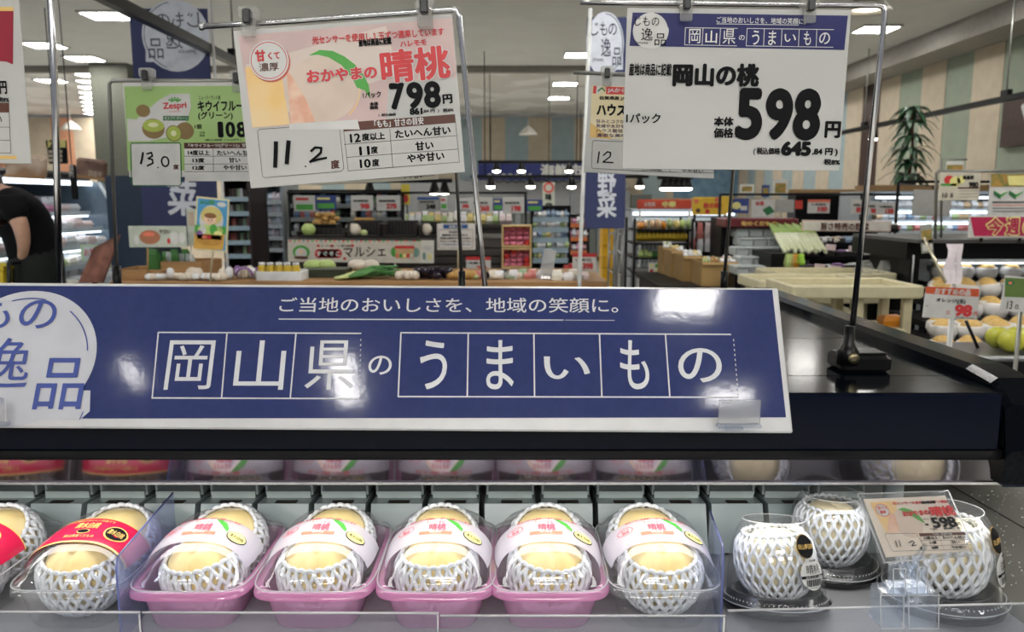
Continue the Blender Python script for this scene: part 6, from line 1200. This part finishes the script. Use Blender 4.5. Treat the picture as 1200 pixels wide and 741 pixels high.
# black frame, bright chiller behind
rail('black square frame before the bright chiller on the right', 1053, 1185, 213, 6.2, (1053,))
ff = shelf_unit('wall_chiller', 'bright chiller of coloured packs behind the blank card backs', 1020, 1240, 226, 318, 7.6, .7, (246, 259, 272, 286, 300), CH, SH, cat='chiller'); a = P(1022, 228, 7.6); b = P(1240, 228, 7.6)
for zz, yy in ((a.z - .03, 7.58), (P(1100, 249, 7.6).z, 7.6), (P(1100, 262, 7.6).z, 7.6)): MB().box(((a.x + b.x) / 2, yy, zz), (b.x - a.x - .06, .03, .022)).build('shelf_lamp', SHLAMP, ff)
for yy in (245, 258, 271, 285): row_px('food_pack', 'coloured packet in the bright chiller on the right', 'food pack', 'packets in the right chiller', 1023, 1200, yy, 7.7, 24, 10, 'bag', [cm(k) for k in (0, 12, 3, 5, 7, 12, 4, 8)], .12)
# ledge with plant
solo(boxpx(1018, 217, 1190, 224, 8.4, .35), 'wooden_ledge', mat('ledge_wood', (.36, .22, .10), .6, kind='wood'), 'wooden ledge along the striped wall above the bright chiller', 'ledge'); solo(boxpx(1018, 224, 1190, 399, 8.42, .3), 'ledge_support', BLKM, 'dark cabinet under the wooden ledge', 'cabinet')
solo(boxpx(925, 222, 1018, 226, 9.4, .3), 'wooden_ledge', mat('ledge_wood'), 'far wooden ledge under the blue striped wall', 'ledge'); solo(boxpx(925, 226, 1018, 382.5, 9.42, .28), 'ledge_support', BLKM, 'dark cabinet under the far wooden ledge', 'cabinet')
q = P(1063, 217, 8.6); q.y = 8.58; pl = thing('potted_plant', 'tall dark leaved plant standing on the wooden ledge before the striped wall', 'plant', tuple(q)); PLG = mat('plant_leaf', (.02, .07, .03), .4, c2=(.035, .10, .045), sc=9)
MB().lathe([(.07, 0), (.10, .05), (.11, .12), (.09, .12), (.01, .11)], 16, c=tuple(q)).build('pot', mat('dark_pot', (.03, .05, .03), .5), pl); MB().tube([q, q + Vector((.02, 0, .4)), q + Vector((-.02, 0, .82))], [.02, .018, .012], 7).build('stem', BRN, pl)
for tier, (hz, n_, ln) in enumerate(((.10, 16, .28), (.24, 14, .26), (.38, 16, .26), (.52, 16, .25), (.66, 16, .24), (.80, 18, .24))):
    for k in range(n_):
        th = 2 * pi * k / n_ + tier; up = random.uniform(.05, .5); m_ = MB(); L_ = ln * random.uniform(.8, 1.15); c_ = q + Vector((random.uniform(-.03, .03), 0, hz)); d_ = Vector((math.cos(th), math.sin(th) * .6, 0)); sd = Vector((-math.sin(th), math.cos(th), 0)) * .032; vs_ = []
        for j in range(5): t_ = j / 4; pp = c_ + d_ * L_ * t_ + Vector((0, 0, L_ * (up * t_ * 1.6 - t_ * t_ * .9))); wd = math.sin(pi * min(1, .12 + t_ * .88)) ; vs_ += [tuple(pp - sd * wd), tuple(pp + Vector((0, 0, -.006)) ), tuple(pp + sd * wd)]
        fs_ = []
        for j in range(4): fs_ += [(3 * j, 3 * j + 1, 3 * j + 4, 3 * j + 3), (3 * j + 1, 3 * j + 2, 3 * j + 5, 3 * j + 4)]
        m_.add(vs_, fs_, True); m_.build('leaf', PLG, pl)
# fruit chiller at the right edge
fc = thing('fruit_chiller', 'black open chiller of foam wrapped fruit at the right edge', 'chiller', (2.6, 4.0, 0))
def bpx(name, x0, y0, x1, y1, Y, d, m_): return boxpx(x0, y0, x1, y1, Y, d).build(name, m_, fc)
bpx('hood', 1062, 284, 1290, 304, 4.3, .7, BLKM); bpx('hood_top', 1075, 281, 1290, 285, 4.2, .8, mat('worn_grey', (.08, .08, .08), .5)); bpx('lamp_strip', 1096, 304, 1290, 307, 4.25, .06, SH); bpx('white_strip', 1090, 311, 1290, 318, 4.5, .04, SH); bpx('lamp', 1100, 308, 1290, 309.5, 4.4, .03, SHLAMP); bpx('back_panel', 1086, 304, 1290, 420, 4.9, .03, CH)
tz = []
for k, (yy, Y) in enumerate(((330, 4.35), (352, 4.0), (377, 3.7), (404, 3.4), (432, 3.1))):
    a = P(1085, yy, Y); tz.append((a.z, Y)); x1 = 4.0; MB().box(((a.x + x1) / 2, Y + .2, a.z - .015), (x1 - a.x, .4, .03)).build('tier', BLKM, fc); MB().box(((a.x + x1) / 2, Y + .02, a.z / 2 - .02), (x1 - a.x, .04, a.z - .04)).build('riser', BLKM, fc)
q = P(1062, 290, 4.4); MB().box((q.x + .03, 4.6, q.z / 2), (.05, .5, q.z)).build('end_panel', BLKM, fc)
FOAM = mat('foam_sleeve', (.80, .78, .76), .6, bump=.6, sc=160); PEARM = mat('pear_skin', (.66, .46, .16), .45, c2=(.60, .36, .10), sc=10)
fw = MB(); fw.lathe([(.25, 0), (.42, .12), (.5, .34), (.47, .56), (.42, .62), (.38, .60)], 14, c=(0, 0, 0)); fo = fw.build('foam_sleeve', FOAM, None, world=False); FME = fo.data; bpy.data.objects.remove(fo); fw = MB(); fw.blob((0, 0, .45), (.86, .86, .80), 14, 9); fo = fw.build('pear', PEARM, None, world=False); PEM = fo.data; bpy.data.objects.remove(fo)
for k, (z, Y) in enumerate(tz):
    x_ = P(1112 + 4 * k, 340, Y).x
    while x_ < P(1235, 340, Y).x:
        for r_ in range(2):
            o = bpy.data.objects.new('pear', PEM); COL.objects.link(o); o.location = (x_ + random.uniform(-.006, .006) + .05 * r_, Y + .10 + .12 * r_, z + .0); s_ = .118; o.scale = (s_, s_, s_); o.rotation_euler = (R(random.uniform(-6, 14)), 0, random.uniform(0, 6)); tag(o, 'brown pear in a white foam sleeve on the %s tier of the fruit chiller' % ('highest', 'second', 'third', 'fourth', 'lowest')[k], 'pear', 'foam wrapped pears tier %s' % ('one', 'two', 'three', 'four', 'five')[k])
            n_ = bpy.data.objects.new('foam_sleeve', FME); COL.objects.link(n_); n_.parent = o
        x_ += .128
q = P(1192, 418, 2.75); t = thing('silver_tray', 'dull silver tray with yellow green fruit at the right edge', 'tray', (q.x, 2.9, q.z)); MB().rbox((q.x + .02, 2.9, q.z - .01), (.34, .3, .02), .008).build('tray_body', GM, t); solo(MB().box((q.x + .05, 2.9, (q.z - .02) / 2), (.32, .28, q.z - .02)), 'tray_stand', BLKM, 'black stand under the dull silver tray', 'stand')
for k in range(4): item('green_pear', 'yellow green fruit on the silver tray', 'fruit', 'yellow green fruit', q.x + .02 + .07 * (k % 2), 2.82 + .08 * (k // 2), q.z, .09, .09, .085, 'ball', mat('yellow_green_skin', (.55, .55, .06), .35))
# right-hand signs
price_sign('white card with red band reading 98 for oranges, before the fruit chiller', 1083, 336, 1149, 373, 2.6, '98', top=mat('vermilion_top', (.66, .10, .03), .5), leg=None, sk=5) if 0 else None
C = Card('price_card', 'white card with a vermilion band reading 98, on a pole before the fruit chiller', 'price card', (1085, 336), (1149.5, 339), (1080, 372), 2.6, m=W, th=.002); C.zoom(1040, 290, 4.63)
C.poly([(208, 212), (497, 226), (495, 269), (205, 250)], mat('vermilion_top', (.66, .10, .03), .5), 1); C.txt('おすすめの品', 255, 236, 450, 246, 30, W, .04, L=2.5); C.txt('オレンジ(玉)', 262, 286, 422, 296, 22, BK, .04); C.txt('98', 362, 340, 458, 346, 58, RED, .07); C.txt('円', 464, 360, 486, 361, 20, RED, .03); C.txt('本体', 314, 346, 338, 347, 9, RED); C.txt('価格', 314, 357, 338, 358, 9, RED); C.txt('(税込価格 105.84円)', 366, 380, 470, 386, 9, BK, .02); C.txt('1個', 205, 317, 220, 318, 8, BK); C.done()
q = P(1115, 376, 2.61); MB().tube([P(1115, 372, 2.61), (q.x, 2.61, 0)], .009, 7).build('post', mat('white_pole'), C.root); MB().lathe([(.12, 0), (.12, .02), (.02, .03)], 16, c=(q.x, 2.61, 0)).build('foot', BLKP, C.root)
C = Card('price_card', 'green headed card marked 13 at the right edge', 'price card', (1178, 323), (1245, 328), (1174, 364), 2.5, m=W, th=.002); C.zoom(1040, 290, 4.63); C.poly([(638, 164), (950, 182), (948, 282), (634, 268)], mat('olive_band', (.12, .20, .04), .5), 1); C.ell(664, 193, 20, 14, mat('dark_green_ink'), 2); C.ell(664, 193, 9, 7, ORG, 3); C.txt('13', 646, 312, 676, 313, 38, BK, .02); C.txt('0.', 690, 322, 716, 323, 22, BK, .02); C.done()
q = P(1196, 366, 2.51); MB().tube([P(1196, 364, 2.51), (q.x, 2.51, 0)], .007, 7).build('post', mat('dull_steel'), C.root); MB().lathe([(.12, 0), (.12, .02), (.02, .03)], 16, c=(q.x, 2.51, 0)).build('foot', BLKP, C.root)
C = Card('weekly_sign', 'crimson board with yellow outlined words on the fruit chiller hood', 'sign', (1136, 253), (1290, 253), (1141, 279), 4.1, m=W, th=.006); C.zoom(1000, 150, 4.115); C.poly([(564, 430), (1180, 430), (1180, 518), (582, 522)], mat('crimson_board', (.50, .02, .09), .4), 1)
for ch_, a_, b_ in (('今', 634, 726), ('週', 728, 806), ('の', 812, 890)): C.txt(ch_, a_, 475, b_, 475, 78, YEL, .09, L=2); C.txt(ch_, a_ + 7, 475, b_ - 7, 475, 66, mat('crimson_board'), .03, L=4)
C.done(); 
for px in (1150, 1195): MB().tube([P(px, 278, 4.11), P(px, 282.5, 4.2)], .008, 6).build('post', BLKM, C.root)
g = thing('card_stand', 'thin wire stand of the cream 980 card on the fruit chiller', 'card stand', tuple(P(1096, 283, 4.3))); rod('wire_frame', [P(1240, 200, 4.3), P(1099, 201, 4.3), P(1097, 203, 4.3), P(1096, 283, 4.3)], .008, g, mat('dull_steel')); rod('wire_frame', [P(1133, 187, 4.45), P(1103, 186, 4.45), P(1103, 283, 4.45)], .006, g, mat('dull_steel'))
C = sign('price_card', 'cream card reading 980 with yellow fruit hung above the fruit chiller', 1102, 202, 1150, 235, 4.25, CR, cat='price card'); C.ell(1112, 211, 5, 4.5, RED, 1); C.ell(1119, 213, 5.5, 5, YEL, 2); C.ell(1126, 211, 4, 4, YEL, 2); C.inner(.03, .52, .42, .60, LEAF, 2); C.txt('新高梨', 1128, 208, 1141, 208, 4, BK, .05); C.txt('980', 1135, 216.5, 1146, 216.5, 5.5, BK, .05); C.inner(.45, .42, .97, .47, BRN, 2)
for k in range(3): C.line(((1124, 222 + 3.5 * k + 2), (1148, 222 + 3.5 * k + 1.5)), .4, GREY, 2)
C.txt('10', 1104, 229, 1110, 229, 5, BK, .02); C.txt('8', 1113, 229, 1116.5, 229, 5, BK, .02); C.done()
C = sign('price_card', 'tall white card with two green boxes pictured, at the right edge', 1161, 204, 1215, 253, 4.22, W, cat='price card'); C.poly([(1161, 204), (1215, 204), (1215, 219), (1161, 219)], mat('mustard_picture'), 1); C.poly([(1180, 206), (1215, 206), (1215, 218), (1182, 217)], YEL, 2)
for x_ in (1164, 1182): C.poly([(x_, 224), (x_ + 9, 221), (x_ + 17, 225), (x_ + 8, 232)], LEAF, 2); C.poly([(x_, 224), (x_ + 8, 229), (x_ + 8, 234), (x_, 228)], mat('dark_green_ink'), 3); C.poly([(x_ + 1, 223.5), (x_ + 9, 221), (x_ + 16, 224.5), (x_ + 8, 228)], mat('pale_print_white'), 3)
for k in range(4): C.line(((1163, 237 + 3.6 * k), (1213, 237 + 3.6 * k)), .7 if k else 1.6, ORG if k == 1 else GREY, 2)
C.done()
C = sign('blank_card', 'blank grey card back hanging left of the 980 card', 1071, 222, 1116, 253, 5.0, mat('card_back_grey'), cat='card', sk=1); C.done(); C = sign('price_card', 'small yellowish card above the 980 card', 1109, 189, 1130, 200, 4.43, W, cat='price card'); C.inner(.05, .1, .95, .6, mat('mustard_picture')); C.done()
q = P(1093, 222, 5.0); MB().tube([q, (q.x, 5.0, q.z + .02), (P(1053, 220, 6.2).x, 6.2, P(1053, 216, 6.2).z)], .004, 5).build('wire', BLKM, bpy.data.objects['blank_card'])
# slanting card, ribbons and prop rod at the left of the fruit chiller
C = Card('picture_card', 'grey slanting picture strip standing left of the white ribbons', 'card', (1078, 264), (1092, 262), (1063, 300), 4.2, m=mat('strip_grey', (.34, .36, .32), .4), th=.004); C.inner(.1, .45, .9, .8, mat('mustard_picture')); C.inner(.1, .08, .9, .3, mat('pale_print_white')); C.done(); MB().tube([P(1071, 299, 4.21), (P(1071, 299, 4.21).x, 4.21, P(1000, 322, 4.45).z - .2)], .005, 5).build('post', GM, C.root)
t = thing('shelf_talker', 'white curled paper ribbons hanging over the chiller edge', 'paper ribbon', tuple(P(1122, 330, 3.95)))
for k in range(3): a = P(1113 + 6 * k, 286, 4.05); b = P(1111 + 7 * k, 333, 3.9); m_ = MB(); m_.loft([[(p.x - .017, p.y, p.z), (p.x + .017, p.y + .004 * (k + 1), p.z), (p.x + .017, p.y + .006 + .004 * k, p.z), (p.x - .017, p.y + .003, p.z)] for p in [a.lerp(b, j / 6) + Vector((.008 * math.sin(j * 1.3 + k), -.01 * math.sin(j), 0)) for j in range(7)]]); m_.build('ribbon', mat('ribbon_white', (.66, .60, .64), .5), t)
solo(MB().tube([P(1083, 279, 3.9), P(1108, 331, 3.75)], .008, 7), 'prop_rod', mat('brass_rod', (.60, .55, .42), .3, .7), 'thin shiny diagonal prop rod left of the white ribbons', 'rod')
solo(MB().tube([P(1132, 376, 2.9), P(1146, 408, 2.9)], .006, 6), 'prop_rod', BLKP, 'thin dark diagonal rod under the 98 card', 'rod')

# pendant lamps
for px, py, w_, lab in ((1017, 14, 50, 'big white pendant lamp close behind the top right chrome stand'), (619, 158, 17, 'small white pendant lamp far away before the striped back wall'), (83, 152, 17, 'small white pendant lamp far away before the salmon wall'), (559, 123, 20, 'white pendant lamp right of the leaning chrome stand')):
    Y = min(18.5, .44 * FPX / w_); q = P(px, py, Y); t = thing('pendant_lamp', lab, 'pendant lamp', tuple(q))
    MB().lathe([(.035, .20), (.06, .17), (.12, .13), (.20, .03), (.22, 0), (.215, -.005), (.19, .03), (.11, .12), (.03, .16)], 24, c=tuple(q), caps=False).build('shade', mat('white_shade', (.72, .70, .64), .4), t)
    MB().blob((q.x, q.y, q.z + .05), (.34, .34, .07), 14, 8).build('bulb', mat('pendant_glow', (1, .90, .70), .4, e=3.0), t); MB().tube([(q.x, q.y, q.z + .2), (q.x, q.y, 3.6 if q.y < 12.7 else 3.67)], .008, 6).build('cord', mat('white_pole'), t)
